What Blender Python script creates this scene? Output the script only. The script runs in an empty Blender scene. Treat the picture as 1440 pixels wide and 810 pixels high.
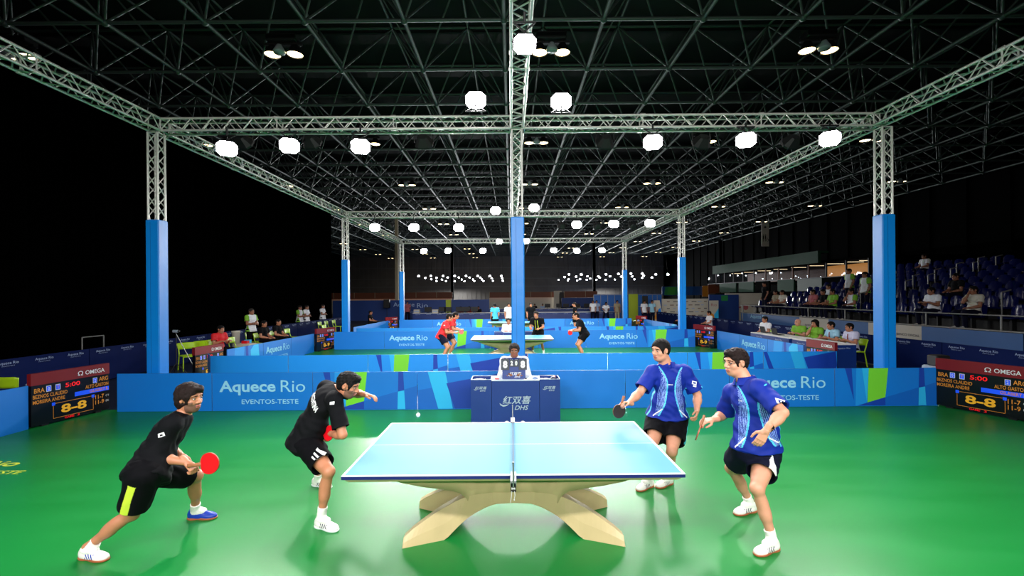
import bpy, math, random
import numpy as np
from mathutils import Vector, Matrix
from mathutils.bvhtree import BVHTree
random.seed(7); rng = np.random.RandomState(5)
C = bpy.context.scene.collection
PI = math.pi
# ------------------------------------------------------------------ measuring helpers
F, CX, CY, S, H = 643., 719., 416., .0075, 2.186     # focal length in px, vanishing point, roll, camera height
def un(px, py, Y):
    u = px-CX; v = py-CY
    return Vector(((u-S*v)*Y/F, Y, H-(v+S*u)*Y/F))
def atx(px, Y, z=0.):
    """world point at depth Y and height z seen in column px"""
    v = (H-z)*F/Y
    u = (px-CX)-S*v
    return Vector((u*Y/F, Y, z))
# ------------------------------------------------------------------ materials
def lin(c):
    c = [x/255. for x in c[:3]]
    return tuple(x/12.92 if x <= .04045 else ((x+.055)/1.055)**2.4 for x in c)+(1.,)
MATS = {}
def mat(name, rgb, rough=.6, metal=0., emit=0., var=.0, vscale=8., bump=0., spec=.5, coat=0., alpha=1., emitc=None):
    if name in MATS: return MATS[name]
    m = bpy.data.materials.new(name); m.use_nodes = True
    nt = m.node_tree; b = nt.nodes['Principled BSDF']
    col = lin(rgb)
    b.inputs['Base Color'].default_value = col
    b.inputs['Roughness'].default_value = rough
    b.inputs['Metallic'].default_value = metal
    b.inputs['Specular IOR Level'].default_value = spec
    if coat: b.inputs['Coat Weight'].default_value = coat; b.inputs['Coat Roughness'].default_value = .12
    if alpha < 1: b.inputs['Alpha'].default_value = alpha
    if emit:
        b.inputs['Emission Color'].default_value = lin(emitc or rgb)
        b.inputs['Emission Strength'].default_value = emit
    if var or bump:
        tc = nt.nodes.new('ShaderNodeTexCoord'); nz = nt.nodes.new('ShaderNodeTexNoise')
        nz.inputs['Scale'].default_value = vscale; nz.inputs['Detail'].default_value = 4
        nt.links.new(tc.outputs['Object'], nz.inputs['Vector'])
        if var:
            mx = nt.nodes.new('ShaderNodeMix'); mx.data_type = 'RGBA'
            mx.inputs[6].default_value = tuple(x*(1-var) for x in col[:3])+(1,)
            mx.inputs[7].default_value = tuple(min(1, x*(1+var)) for x in col[:3])+(1,)
            nt.links.new(nz.outputs['Fac'], mx.inputs[0]); nt.links.new(mx.outputs[2], b.inputs['Base Color'])
        if bump:
            bp = nt.nodes.new('ShaderNodeBump'); bp.inputs['Strength'].default_value = bump; bp.inputs['Distance'].default_value = .02
            nt.links.new(nz.outputs['Fac'], bp.inputs['Height']); nt.links.new(bp.outputs['Normal'], b.inputs['Normal'])
    MATS[name] = m
    return m
M = {}
M['concrete'] = mat('dark_hall_floor', (26, 34, 52), .45, var=.25, vscale=1.2)
M['black'] = mat('black_paint', (10, 10, 11), .6)
M['curtain'] = mat('black_curtain_cloth', (2, 2, 2), 1., spec=.0)
M['roofdeck'] = mat('dark_roof_sheet', (11, 11, 13), .8, var=.3, vscale=.3)
M['frame'] = mat('grey_green_roof_steel', (80, 92, 86), .5, metal=.2)
M['alu'] = mat('truss_aluminium', (214, 212, 205), .4, metal=.35, var=.1, vscale=30)
M['pad'] = mat('blue_column_vinyl', (0, 132, 226), .38, var=.05, vscale=3, bump=.35)
M['blue'] = mat('surround_blue', (0, 118, 214), .5, var=.04, vscale=2)
M['blue2'] = mat('surround_mid_blue', (0, 98, 196), .5)
M['navyp'] = mat('surround_deep_blue', (10, 62, 170), .5)
M['cyan'] = mat('surround_cyan', (38, 182, 242), .5)
M['sky'] = mat('surround_sky_blue', (20, 146, 232), .5)
M['lime'] = mat('surround_lime', (118, 214, 48), .5)
M['letter'] = mat('pale_blue_lettering', (150, 214, 246), .5)
M['white'] = mat('white_print', (236, 238, 240), .5)
M['offwhite'] = mat('cream_panel', (196, 190, 176), .6)
M['navy'] = mat('navy_surround_cloth', (5, 24, 78), .8, var=.1, vscale=3, spec=.1)
M['navyletter'] = mat('grey_blue_lettering', (150, 170, 205), .6)
M['edge'] = mat('blue_panel_edge', (6, 70, 140), .5)
M['umpblue'] = mat('umpire_desk_blue', (5, 48, 124), .5, var=.04)
M['silver'] = mat('silver_print', (170, 184, 200), .4, metal=.2)
M['red'] = mat('score_header_red', (124, 6, 20), .6)
M['screen'] = mat('score_screen_black', (5, 5, 7), .35)
M['ledor'] = mat('amber_led', (205, 130, 44), .6, emit=.16)
M['ledye'] = mat('yellow_led', (225, 165, 36), .6, emit=.25)
M['ledred'] = mat('red_led', (210, 16, 22), .5, emit=.6)
M['ledblue'] = mat('blue_led', (22, 74, 220), .5, emit=.5)
M['whiteled'] = mat('white_led', (190, 190, 190), .5, emit=.3)
M['wood'] = mat('pale_beech_wood', (190, 170, 126), .42, var=.1, vscale=5)
M['tabletop'] = mat('pale_cyan_table_surface', (52, 126, 162), .5, spec=.2, var=.03, vscale=2)
M['tabline'] = mat('table_white_line', (205, 210, 214), .5)
M['tabedge'] = mat('table_navy_edge', (16, 22, 92), .4)
M['steel'] = mat('brushed_steel', (150, 152, 156), .3, metal=.8)
M['net'] = mat('grey_net_cord', (70, 74, 84), .7)
M['rubred'] = mat('red_rubber', (206, 14, 26), .35)
M['rubblack'] = mat('black_rubber', (42, 34, 34), .4)
M['ply'] = mat('plywood_edge', (150, 96, 62), .5)
M['chair'] = mat('lime_chair_plastic', (172, 214, 24), .4)
M['seat'] = mat('glossy_navy_seat', (4, 14, 74), .12, spec=.22)
M['rail'] = mat('galvanised_rail', (128, 128, 124), .45, metal=.4)
M['brown'] = mat('brown_partition', (112, 58, 30), .6, var=.15, vscale=2)
M['green'] = mat('teal_green_cladding', (20, 62, 42), .7, spec=.2, var=.2, vscale=1.5)
M['wallmetal'] = mat('grey_metal_cladding', (120, 116, 110), .5, metal=.3, var=.3, vscale=.5)
M['darkwall'] = mat('dark_side_cladding', (5, 6, 6), .95, spec=.02, var=.3, vscale=.4)
M['skin'] = mat('skin_tan', (182, 120, 88), .5, var=.06, vscale=30)
M['skin2'] = mat('skin_light', (204, 144, 116), .5, var=.06, vscale=30)
M['skin3'] = mat('skin_brown', (148, 96, 70), .5, var=.06, vscale=30)
M['lip'] = mat('lips', (168, 92, 80), .5)
M['stubble'] = mat('stubble_skin', (112, 78, 62), .6, var=.15, vscale=80)
M['eye'] = mat('eye_dark', (34, 24, 22), .3)
M['eyewhite'] = mat('eye_white', (225, 220, 214), .3)
M['hair'] = mat('dark_brown_hair', (26, 14, 12), .75, var=.4, vscale=60, bump=.4, spec=.2)
M['hairblack'] = mat('black_hair', (12, 9, 9), .75, var=.4, vscale=60, bump=.4, spec=.2)
M['hairgrey'] = mat('grey_hair', (50, 44, 42), .75, var=.4, vscale=60, bump=.4, spec=.2)
M['shirtblack'] = mat('black_shirt_cloth', (8, 9, 13), .85, var=.15, vscale=12, spec=.15)
M['shortblack'] = mat('black_shorts_cloth', (6, 6, 10), .85, spec=.12)
M['shirtblue'] = mat('royal_blue_shirt_cloth', (6, 36, 136), .7, var=.08, vscale=10, spec=.25)
M['shortnavy'] = mat('navy_shorts_cloth', (8, 11, 34), .8, spec=.15)
M['swoosh'] = mat('shirt_pale_blue_print', (130, 160, 224), .6)
M['swooshc'] = mat('shirt_cyan_print', (70, 190, 226), .6)
M['shirtwhite'] = mat('white_shirt_cloth', (232, 234, 240), .7, var=.03)
M['shirtred'] = mat('red_shirt_cloth', (214, 24, 34), .7)
M['shirtlime'] = mat('lime_shirt_cloth', (120, 180, 44), .7)
M['shirtsky'] = mat('sky_blue_shirt_cloth', (60, 170, 220), .7)
M['khaki'] = mat('khaki_cloth', (150, 138, 112), .8)
M['pink'] = mat('pink_cloth', (170, 90, 96), .8)
M['sock'] = mat('white_sock', (236, 234, 228), .8, bump=.2, vscale=60)
M['shoewhite'] = mat('white_shoe_leather', (232, 228, 222), .45)
M['shoeblue'] = mat('blue_shoe_leather', (22, 56, 170), .4)
M['shoedark'] = mat('navy_shoe_stripe', (26, 34, 66), .4)
M['gum'] = mat('gum_sole', (176, 96, 62), .5)
M['limestripe'] = mat('lime_stripe_cloth', (204, 220, 60), .6)
M['tie'] = mat('maroon_tie', (124, 20, 44), .6)
M['orange'] = mat('orange_panel', (216, 138, 30), .6)
M['pgreen'] = mat('green_panel', (28, 128, 66), .6)
M['paper'] = mat('white_paper', (240, 240, 236), .7)
M['lampface'] = mat('floodlight_glass', (255, 252, 246), .4, emit=40., emitc=(255, 250, 255))
M['lampfar'] = mat('far_floodlight_glass', (255, 252, 246), .4, emit=20., emitc=(246, 248, 255))
M['lampwarm'] = mat('warm_lamp_glass', (255, 236, 190), .4, emit=7., emitc=(255, 226, 170))
M['lampoff'] = mat('unlit_lamp_glass', (150, 160, 160), .2)
M['wallglow'] = mat('glowing_room_wall', (196, 150, 96), .6, emit=.5, emitc=(255, 176, 96))  # wall glows by itself in place of the room's warm light
M['tube'] = mat('lit_room_lamp', (255, 226, 180), .4, emit=2.)
M['glass'] = mat('window_glass', (40, 44, 48), .01, alpha=.3, spec=.8)
M['cooler'] = mat('teal_cooler_plastic', (20, 96, 84), .5)
M['yellow'] = mat('yellow_green_panel', (156, 176, 30), .6)
M['standblue'] = mat('grandstand_banner_blue', (6, 84, 150), .5, var=.1, vscale=2)
M['navywall'] = mat('dark_blue_wall', (8, 50, 118), .6)
M['navywall2'] = mat('mid_blue_wall', (10, 84, 160), .6)
M['greendark'] = mat('dark_green_cladding', (22, 52, 36), .6)
M['lime2'] = mat('grass_green_panel', (52, 150, 50), .6)
def floor_material():
    m = bpy.data.materials.new('green_sports_vinyl'); m.use_nodes = True
    nt = m.node_tree; b = nt.nodes['Principled BSDF']; N = nt.nodes.new; L = nt.links.new
    tc = N('ShaderNodeTexCoord')
    nz = N('ShaderNodeTexNoise'); nz.inputs['Scale'].default_value = .9; nz.inputs['Detail'].default_value = 6; nz.inputs['Roughness'].default_value = .6
    mp = N('ShaderNodeMapping'); mp.inputs['Scale'].default_value = (1.0, 3.2, 1.); mp.inputs['Rotation'].default_value = (0, 0, .5)
    L(tc.outputs['Object'], mp.inputs['Vector']); L(mp.outputs['Vector'], nz.inputs['Vector'])
    mx = N('ShaderNodeMix'); mx.data_type = 'RGBA'
    mx.inputs[6].default_value = lin((12, 112, 42)); mx.inputs[7].default_value = lin((24, 128, 58))
    L(nz.outputs['Fac'], mx.inputs[0]); L(mx.outputs[2], b.inputs['Base Color'])
    rr = N('ShaderNodeMapRange'); rr.inputs['To Min'].default_value = .26; rr.inputs['To Max'].default_value = .44
    L(nz.outputs['Fac'], rr.inputs['Value']); L(rr.outputs['Result'], b.inputs['Roughness'])
    b.inputs['Specular IOR Level'].default_value = .3
    n2 = N('ShaderNodeTexNoise'); n2.inputs['Scale'].default_value = 240.
    L(tc.outputs['Object'], n2.inputs['Vector'])
    bp = N('ShaderNodeBump'); bp.inputs['Strength'].default_value = .06; bp.inputs['Distance'].default_value = .01
    L(n2.outputs['Fac'], bp.inputs['Height']); L(bp.outputs['Normal'], b.inputs['Normal'])
    return m
M['vinyl'] = floor_material()
# ------------------------------------------------------------------ mesh building
class MB:
    def __init__(s): s.v = []; s.f = []; s.m = []; s.sm = []; s.mats = []
    def mi(s, m):
        if m not in s.mats: s.mats.append(m)
        return s.mats.index(m)
    def add(s, v, f, m, smooth=False):
        o = len(s.v); k = s.mi(m)
        s.v += [tuple(p) for p in v]
        for q in f: s.f.append(tuple(i+o for i in q)); s.m.append(k); s.sm.append(smooth)
    def box(s, lo, hi, m, R=None, o=None):
        x0, y0, z0 = lo; x1, y1, z1 = hi
        v = [(x0,y0,z0),(x1,y0,z0),(x1,y1,z0),(x0,y1,z0),(x0,y0,z1),(x1,y0,z1),(x1,y1,z1),(x0,y1,z1)]
        if R is not None: v = [R @ Vector(p) + (o or Vector()) for p in v]
        elif o is not None: v = [Vector(p)+o for p in v]
        s.add(v, [(0,3,2,1),(4,5,6,7),(0,1,5,4),(1,2,6,5),(2,3,7,6),(3,0,4,7)], m)
    def bbox(s, lo, hi, m, b=.01):
        """box with chamfered edges"""
        x0, y0, z0 = lo; x1, y1, z1 = hi
        P = []
        for z, i in ((z0, b), (z0+b, 0), (z1-b, 0), (z1, b)):
            P.append([(x0+i+b, y0+i), (x1-i-b, y0+i), (x1-i, y0+i+b), (x1-i, y1-i-b), (x1-i-b, y1-i), (x0+i+b, y1-i), (x0+i, y1-i-b), (x0+i, y0+i+b)])
        v = [(p[0], p[1], z) for z, ring in zip((z0, z0+b, z1-b, z1), P) for p in ring]
        f = [tuple(range(7, -1, -1)), tuple(range(24, 32))]
        for k in range(3):
            for i in range(8): f.append((k*8+i, k*8+(i+1) % 8, (k+1)*8+(i+1) % 8, (k+1)*8+i))
        s.add(v, f, m)
    def tube(s, a, b, r, m, n=8, r2=None, cap=True, smooth=True):
        a = Vector(a); b = Vector(b); d = b-a
        if d.length < 1e-6: return
        d.normalize(); t = Vector((0,0,1)) if abs(d.z) < .9 else Vector((1,0,0))
        x = d.cross(t).normalized(); y = d.cross(x)
        r2 = r if r2 is None else r2
        v = [a+(x*math.cos(2*PI*i/n)+y*math.sin(2*PI*i/n))*r for i in range(n)]+[b+(x*math.cos(2*PI*i/n)+y*math.sin(2*PI*i/n))*r2 for i in range(n)]
        s.add(v, [(i, n+i, n+(i+1) % n, (i+1) % n) for i in range(n)], m, smooth)
        if cap: s.add(v, [tuple(range(n)), tuple(range(2*n-1, n-1, -1))], m)
    def path(s, pts, r, m, n=8):
        for a, b in zip(pts[:-1], pts[1:]): s.tube(a, b, r, m, n)
    def prism(s, poly, d, m):
        """poly: 3D planar polygon, extruded by vector d"""
        n = len(poly); d = Vector(d); v = [Vector(p) for p in poly]+[Vector(p)+d for p in poly]
        s.add(v, [tuple(range(n)), tuple(range(2*n-1, n-1, -1))]+[(i, n+i, n+(i+1) % n, (i+1) % n) for i in range(n)], m)
    def sphere(s, c, r, m, nu=12, nv=8, R=None):
        c = Vector(c); r = Vector(r) if hasattr(r, '__len__') else Vector((r, r, r)); v = []
        for j in range(nv+1):
            t = PI*j/nv
            for i in range(nu):
                p = Vector((math.sin(t)*math.cos(2*PI*i/nu)*r.x, math.sin(t)*math.sin(2*PI*i/nu)*r.y, math.cos(t)*r.z))
                v.append(c+(R @ p if R else p))
        s.add(v, [(j*nu+i, (j+1)*nu+i, (j+1)*nu+(i+1) % nu, j*nu+(i+1) % nu) for j in range(nv) for i in range(nu)], m, True)
    def lathe(s, prof, m, n=16, o=(0,0,0), R=None):
        o = Vector(o); v = []
        for r, z in prof:
            for i in range(n):
                p = Vector((r*math.cos(2*PI*i/n), r*math.sin(2*PI*i/n), z)); v.append(o+(R @ p if R else p))
        s.add(v, [(j*n+i, j*n+(i+1) % n, (j+1)*n+(i+1) % n, (j+1)*n+i) for j in range(len(prof)-1) for i in range(n)], m, True)
    def mesh(s, name):
        me = bpy.data.meshes.new(name); me.from_pydata(s.v, [], s.f)
        for m in s.mats: me.materials.append(m)
        me.polygons.foreach_set('material_index', s.m); me.polygons.foreach_set('use_smooth', s.sm); me.update()
        return me
    def build(s, name, parent=None, loc=None):
        return link(name, s.mesh(name), parent, loc)
def link(name, me, parent=None, loc=None):
    o = bpy.data.objects.new(name, me); C.objects.link(o)
    if loc is not None: o.location = loc
    if parent is not None: o.parent = parent
    return o
def empty(name, loc=(0,0,0), rz=0.):
    o = bpy.data.objects.new(name, None); C.objects.link(o); o.location = loc; o.rotation_euler = (0, 0, rz); o.empty_display_size = .1
    return o
def tag(o, label, cat=None, group=None, kind=None):
    if label: o['label'] = label
    if cat: o['category'] = cat
    if group: o['group'] = group
    if kind: o['kind'] = kind
    return o
def kids(o): return [c for c in KID.get(o.name, [])]
def copy_tree(o, parent=None):
    c = o.copy(); C.objects.link(c); c.parent = parent
    for ch in o.children: copy_tree(ch, c)
    return c
# flat lettering: returns (verts2d, faces) scaled to a width or height
_tc = {}
def text2d(txt, bold=0., shear=0.):
    k = (txt, bold, shear)
    if k in _tc: return _tc[k]
    cu = bpy.data.curves.new('t', 'FONT'); cu.body = txt; cu.size = 1.; cu.offset = bold; cu.resolution_u = 3; cu.shear = shear
    o = bpy.data.objects.new('t', cu); C.objects.link(o)
    dg = bpy.context.evaluated_depsgraph_get(); dg.update()
    me = bpy.data.meshes.new_from_object(o.evaluated_get(dg))
    v = [(p.co.x, p.co.y) for p in me.vertices]; f = [tuple(p.vertices) for p in me.polygons]
    bpy.data.objects.remove(o); bpy.data.curves.remove(cu); bpy.data.meshes.remove(me)
    x0 = min(p[0] for p in v); x1 = max(p[0] for p in v); y0 = min(p[1] for p in v); y1 = max(p[1] for p in v)
    v = [((x-x0)/(x1-x0), (y-y0)/(y1-y0)) for x, y in v]
    _tc[k] = (v, f, (x1-x0)/(y1-y0))
    return _tc[k]
def put_text(mb, txt, o, ex, ey, w, h, m, bold=0., shear=0.):
    """letters filling the w x h box whose lower-left corner is o, along unit vectors ex, ey"""
    v, f, _ = text2d(txt, bold, shear); o = Vector(o); ex = Vector(ex); ey = Vector(ey)
    mb.add([o+ex*(x*w)+ey*(y*h) for x, y in v], f, m)
# ------------------------------------------------------------------ truss
def truss(mb, a, b, w, up=(0,0,1), r=.024, rb=.011, step=.42, m=None):
    """four-chord box truss from a to b; a,b are the centre of the section"""
    m = m or M['alu']; a = Vector(a); b = Vector(b); d = (b-a); L = d.length; d.normalize(); up = Vector(up)
    x = d.cross(up).normalized(); y = x.cross(d); hw = w/2-r
    cs = [x*hw+y*hw, -x*hw+y*hw, -x*hw-y*hw, x*hw-y*hw]
    for c in cs: mb.tube(a+c, b+c, r, m, 6)
    n = max(2, int(round(L/step)))
    for k in range(4):
        p, q = cs[k], cs[(k+1) % 4]
        for i in range(n):
            s0 = a+d*(L*i/n); s1 = a+d*(L*(i+.5)/n); s2 = a+d*(L*(i+1)/n)
            mb.tube(s0+p, s1+q, rb, m, 5, cap=False); mb.tube(s1+q, s2+p, rb, m, 5, cap=False)
    for e in (a, b):
        for k in range(4): mb.tube(e+cs[k], e+cs[(k+1) % 4], rb*1.4, m, 5)
    for t in range(1, int(L/2.6)+1):      # couplers
        e = a+d*(L*t/(int(L/2.6)+1))
        for k in range(4): mb.tube(e+cs[k], e+cs[(k+1) % 4], rb*1.3, m, 5); mb.tube(e+cs[k]-d*.05, e+cs[k]+d*.05, r*1.45, m, 6)
# ================================================================== THE SETTING
XL, XR, YN, YF = -36., 34., -14., 102.
mb = MB(); mb.box((XL, YN, -.2), (XR, YF, -.012), M['concrete']); tag(mb.build('floor'), None, kind='structure')
mb = MB(); mb.box((XL, YN, 13.4), (XR, YF, 13.6), M['roofdeck'])
for i in range(0, 39): mb.box((XL, YN+3*i, 13.15), (XR, YN+3*i+.12, 13.4), M['roofdeck'])
tag(mb.build('ceiling'), None, kind='structure')
mb = MB(); mb.box((XL, YF, -.05), (XR, YF+.3, 13.5), M['wallmetal'])
for i in range(70): mb.box((XL+i, YF-.12, 0), (XL+i+.18, YF+.01, 13.4), M['wallmetal'])
for z in (4.2, 6.0, 8.4): mb.box((XL, YF-.25, z), (XR, YF-.1, z+.2), M['rail'])
tag(mb.build('wall_back'), None, kind='structure')
mb = MB(); mb.box((XL-.3, YN, -.05), (XL, YF, 13.5), M['darkwall']); tag(mb.build('wall_left'), None, kind='structure')
mb = MB(); mb.box((XR, YN, -.05), (XR+.3, YF, 13.5), M['darkwall'])
for i in range(34): mb.box((XR-.12, YN+3*i, 0), (XR+.01, YN+3*i+.25, 13.4), M['darkwall'])
tag(mb.build('wall_right'), None, kind='structure')
mb = MB(); mb.box((XL, YN-.3, -.05), (XR, YN, 13.5), M['darkwall']); tag(mb.build('wall_front'), None, kind='structure')
# space frame of the roof
def space_frame():
    mb = MB(); bay = 3.; z0, z1 = 10.49, 12.9; x0 = -.16-33; nx = 23; y0 = 4.75; ny = 31; fm = M['frame']
    lo = lambda i, j: Vector((x0+i*bay, y0+j*bay, z0)); up = lambda i, j: Vector((x0+(i+.5)*bay, y0+(j+.5)*bay, z1))
    for j in range(ny):
        n = 6 if j < 12 else 4
        mb.tube(lo(0, j), lo(nx-1, j), .055, fm, n, cap=False)
        if j < ny-1: mb.tube(up(0, j), up(nx-2, j), .06, fm, 4, cap=False)
    for i in range(nx):
        mb.tube(lo(i, 0), lo(i, ny-1), .065, fm, 6, cap=False)
        if i < nx-1: mb.tube(up(i, 0), up(i, ny-2), .06, fm, 4, cap=False)
    for j in range(ny-1):
        for i in range(nx-1):
            u = up(i, j)
            for a, b in ((0,0),(1,0),(0,1),(1,1)): mb.tube(lo(i+a, j+b), u, .038, fm, 4, cap=False)
    for j in range(min(ny, 14)):
        for i in range(nx): mb.sphere(lo(i, j), .12, fm, 8, 5)
    return mb
tag(space_frame().build('ceiling_space_frame'), None, kind='structure')
# black curtain on the left, hanging in shallow folds
mb = MB(); n = 420; v = []; f = []
for i in range(n+1):
    y = -3+33.6*i/n; x = -12.05+.07*math.sin(i*1.1)+.03*math.sin(i*2.7)
    v += [(x, y, 0.), (x, y, 7.95), (x-.03, y, 0.), (x-.03, y, 7.95)]
for i in range(n):
    a = 4*i; f += [(a, a+1, a+5, a+4), (a+2, a+6, a+7, a+3)]
mb.add(v, f, M['curtain'], True); mb.tube((-12.05, -3, 7.97), (-12.05, 30.6, 7.97), .05, M['black'])
tag(mb.build('blackout_curtain'), 'tall black blackout curtain hanging behind the navy barrier and lime chairs', 'curtain')
# green court mats
def court_mat(y0, y1, x0, x1, label):
    mb = MB(); mb.box((x0, y0, -.012), (x1, y1, 0.), M['vinyl'])
    o = mb.build('court_mat'); tag(o, label, 'floor mat'); return o
CM = court_mat(-9., 9.0, -8.3, 8.75, 'shiny green vinyl court floor under the nearest table')
court_mat(11.3, 19.75, -8.1, 8.5, 'green vinyl court floor of the second court, under the players in red')
court_mat(21.2, 29.3, -7.6, 8.1, 'green vinyl court floor of the third court, beyond the second table')
mb = MB()
put_text(mb, 'Aquece Rio', (-8.25, 5.93, .0015), (1,.0,0), (-.0,1,0), 1.7, .26, M['limestripe'], .02)
put_text(mb, 'EVENTOS-TESTE', (-7.5, 5.72, .0015), (1,.0,0), (-.0,1,0), 1.3, .12, M['limestripe'], .01)
mb.build('floor_lettering', CM)
# ================================================================== SURROUND BARRIERS
HB = .735
def clip_poly(poly, x0, x1):
    def cl(P, ins, inter):
        out = []
        for i in range(len(P)):
            a, b = P[i-1], P[i]
            if ins(b):
                if not ins(a): out.append(inter(a, b))
                out.append(b)
            elif ins(a): out.append(inter(a, b))
        return out
    def X(x): return lambda a, b: (x, a[1]+(b[1]-a[1])*(x-a[0])/(b[0]-a[0]))
    P = cl(poly, lambda p: p[0] >= x0, X(x0)); 
    if P: P = cl(P, lambda p: p[0] <= x1, X(x1))
    return P
# printed motif, one 2 m panel wide: (colour, [(u 0..1, v 0 top..1 bottom)...])
MOT = {
 'plain': [],
 'green': [('sky', [(.21,0),(.33,0),(.31,1),(.2,1)]), ('navyp', [(.10,0),(.165,0),(.185,.86)]), ('cyan', [(.265,0),(.33,0),(.31,.92)]),
           ('lime', [(.33,0),(.52,0),(.49,.78),(.315,.92)]), ('navyp', [(.49,.78),(.49,1),(.22,1),(.315,.92)]),
           ('blue2', [(.49,.78),(1,.38),(1,1),(.49,1)]), ('navyp', [(.82,0),(.865,0),(.875,.5),(.815,.53)]), ('cyan', [(.815,.53),(.875,.5),(.885,1),(.81,1)])],
 'shard': [('blue2', [(0,.5),(1,.05),(1,1),(0,1)]), ('cyan', [(.1,.0),(.27,0),(.34,1),(.2,1)]), ('navyp', [(.28,.32),(.92,.0),(1,.0),(1,1),(.36,1)]), ('sky', [(.84,0),(.93,0),(1,.9),(1,1),(.9,1)])],
 'shard2': [('sky', [(0,.35),(.3,0),(.5,0),(.62,1),(0,1)]), ('navyp', [(.55,.2),(.98,0),(1,.5),(.9,1),(.66,1)]), ('cyan', [(.36,0),(.52,0),(.62,1),(.48,1)]), ('navyp', [(.0,.0),(.05,0),(.2,1),(.12,1)])],
 'slivers': [('sky', [(.2,0),(.45,0),(.4,1),(.15,1)]), ('cyan', [(.62,.2),(.72,0),(.85,0),(.9,1),(.64,1)]), ('navyp', [(.48,0),(.55,0),(.57,1),(.5,.8)])],
}
def barrier(p0, p1, motif='plain', text=None, label='', group=None, h=HB, base='blue', back=None, txtspan=None):
    """one surround panel from p0 to p1 (x, y); the printed face looks to the right-hand side when walking p1 -> p0 ... i.e. readable along p0 -> p1"""
    a = Vector((p0[0], p0[1], 0)); b = Vector((p1[0], p1[1], 0)); L = (b-a).length; ex = (b-a)/L; up = Vector((0,0,1)); nrm = ex.cross(up)
    g = .006; mb = MB()
    def P(s, z, d): return ex*s+up*z+nrm*d
    mb.add([P(g,.002,0),P(L-g,.002,0),P(L-g,h,0),P(g,h,0),P(g,.002,-.022),P(L-g,.002,-.022),P(L-g,h,-.022),P(g,h,-.022)],
           [(0,1,2,3)], M[base])
    mb.add([P(g,.002,0),P(L-g,.002,0),P(L-g,h,0),P(g,h,0),P(g,.002,-.022),P(L-g,.002,-.022),P(L-g,h,-.022),P(g,h,-.022)],
           [(5,4,7,6),(4,5,1,0),(3,2,6,7),(4,0,3,7),(1,5,6,2)], M['edge'])
    for k, (c, poly) in enumerate(MOT[motif]):
        Q = [(max(g, min(L-g, u*L)), .015+(h-.015)*(1-v)) for u, v in poly]
        mb.add([P(s, z, .0008*(k+1)) for s, z in Q], [tuple(range(len(Q)-1, -1, -1))], M[c])
    o = mb.build('barrier_panel', None, a)
    if text:
        t = MB(); w = text.get('w', 1.64); x = text.get('x', (L-w)/2); 
        put_text(t, 'Aquece', P(x, h*.41, .006), ex, up, w*.655, h*.385, M['letter'], .026)
        put_text(t, 'Rio', P(x+w*.715, h*.49, .006), ex, up, w*.285, h*.31, M['letter'], .0)
        if text.get('sub', 1): put_text(t, 'EVENTOS-TESTE', P(x+w*.26, h*.18, .006), ex, up, w*.66, h*.125, M['letter'], .01)
        t.build('lettering', o)
    for s in (.16, L-.16):   # folding feet behind
        t = MB(); R = Matrix.Identity(3)
        q = [P(s-.012, 0, -.022), P(s-.012, .0, -.2), P(s-.012, .03, -.2), P(s-.012, .3, -.022)]
        t.prism(q, ex*.024, M['black']); t.build('foot', o)
    tag(o, label, 'barrier', group)
    return o
xs = [-7.64, -5.80, -3.85, -1.83, .18, 2.19, 4.2, 6.24, 8.23]; Y1 = 8.84
bk = 'surround panels closing the nearest court'
T = dict(w=1.66)
barrier((xs[0],Y1),(xs[1],Y1),'plain',None,'plain blue barrier panel beside the umpire-side scoreboard, behind the lunging player',bk)
barrier((xs[1],Y1),(xs[2],Y1),'plain',T,'blue barrier panel reading Aquece Rio between the two players in black',bk)
barrier((xs[2],Y1),(xs[3],Y1),'green',None,'blue barrier panel with a lime stripe behind the outstretched hand in black',bk)
barrier((xs[3],Y1),(xs[4],Y1),'shard',None,'blue barrier panel with deep blue shards beside the umpire desk',bk)
barrier((xs[4],Y1),(xs[5],Y1),'plain',None,'plain blue barrier panel between the umpire desk and the player in blue',bk)
barrier((xs[5],Y1),(xs[6],Y1),'plain',None,'plain blue barrier panel behind the far player in blue',bk)
barrier((xs[6],Y1),(xs[7],Y1),'plain',dict(w=1.66,x=.2),'blue barrier panel reading Aquece Rio behind the player with glasses',bk)
barrier((xs[7],Y1),(xs[8],Y1),'green',None,'blue barrier panel with a lime stripe beside the grandstand scoreboard',bk)
# side panels of the nearest court (towards the camera)
for i in range(3):
    w = ('next to the scoreboard', 'second from the scoreboard', 'third from the scoreboard')[i]
    barrier((-8.14,7.7-2*(i+1)),(-8.14,7.7-2*i),'plain',None,'plain blue side barrier on the curtain side, '+w,'side panels of the nearest court')
    barrier((8.62,7.62-2*i),(8.62,7.62-2*(i+1)),'plain',None,'plain blue side barrier on the grandstand side, '+w,'side panels of the nearest court')
# second court: front row, seen from behind with the motif on it
Y2 = 11.45
e2 = [-7.55, -5.6, -3.6, -1.6, .4, 2.4, 4.4, 6.3, 8.15]
m2 = ['plain','plain','green','shard','plain','plain','green','shard2']
d2 = ['plain light blue barrier just behind the lettered panel, in front of the red-topped score sign','plain light blue barrier panel above the head of the crouching player in black',
 'light blue barrier panel with a lime stripe in front of the player in red','light blue barrier panel with deep blue shards beside the umpire','plain light blue barrier panel touching the umpire white sleeve',
 'plain light blue barrier panel in front of the black-clad player of the second court','light blue barrier panel with a lime stripe behind the far player in blue','light blue barrier panel with deep blue shards before the officials table']
for i in range(8): barrier((e2[i],Y2),(e2[i+1],Y2),m2[i],None,d2[i],'front panels of the second court',base='sky')
barrier((-7.98,12.0),(-7.6,11.5),'slivers',None,'narrow slanting blue barrier beside the two lime chairs','front panels of the second court')
Y3 = 19.05
e3 = [-7.4, -5.3, -2.9, -.9, 1.1, 3.1, 5.2, 7.65]
m3 = ['plain','plain','green','shard','plain','plain','green']
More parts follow.
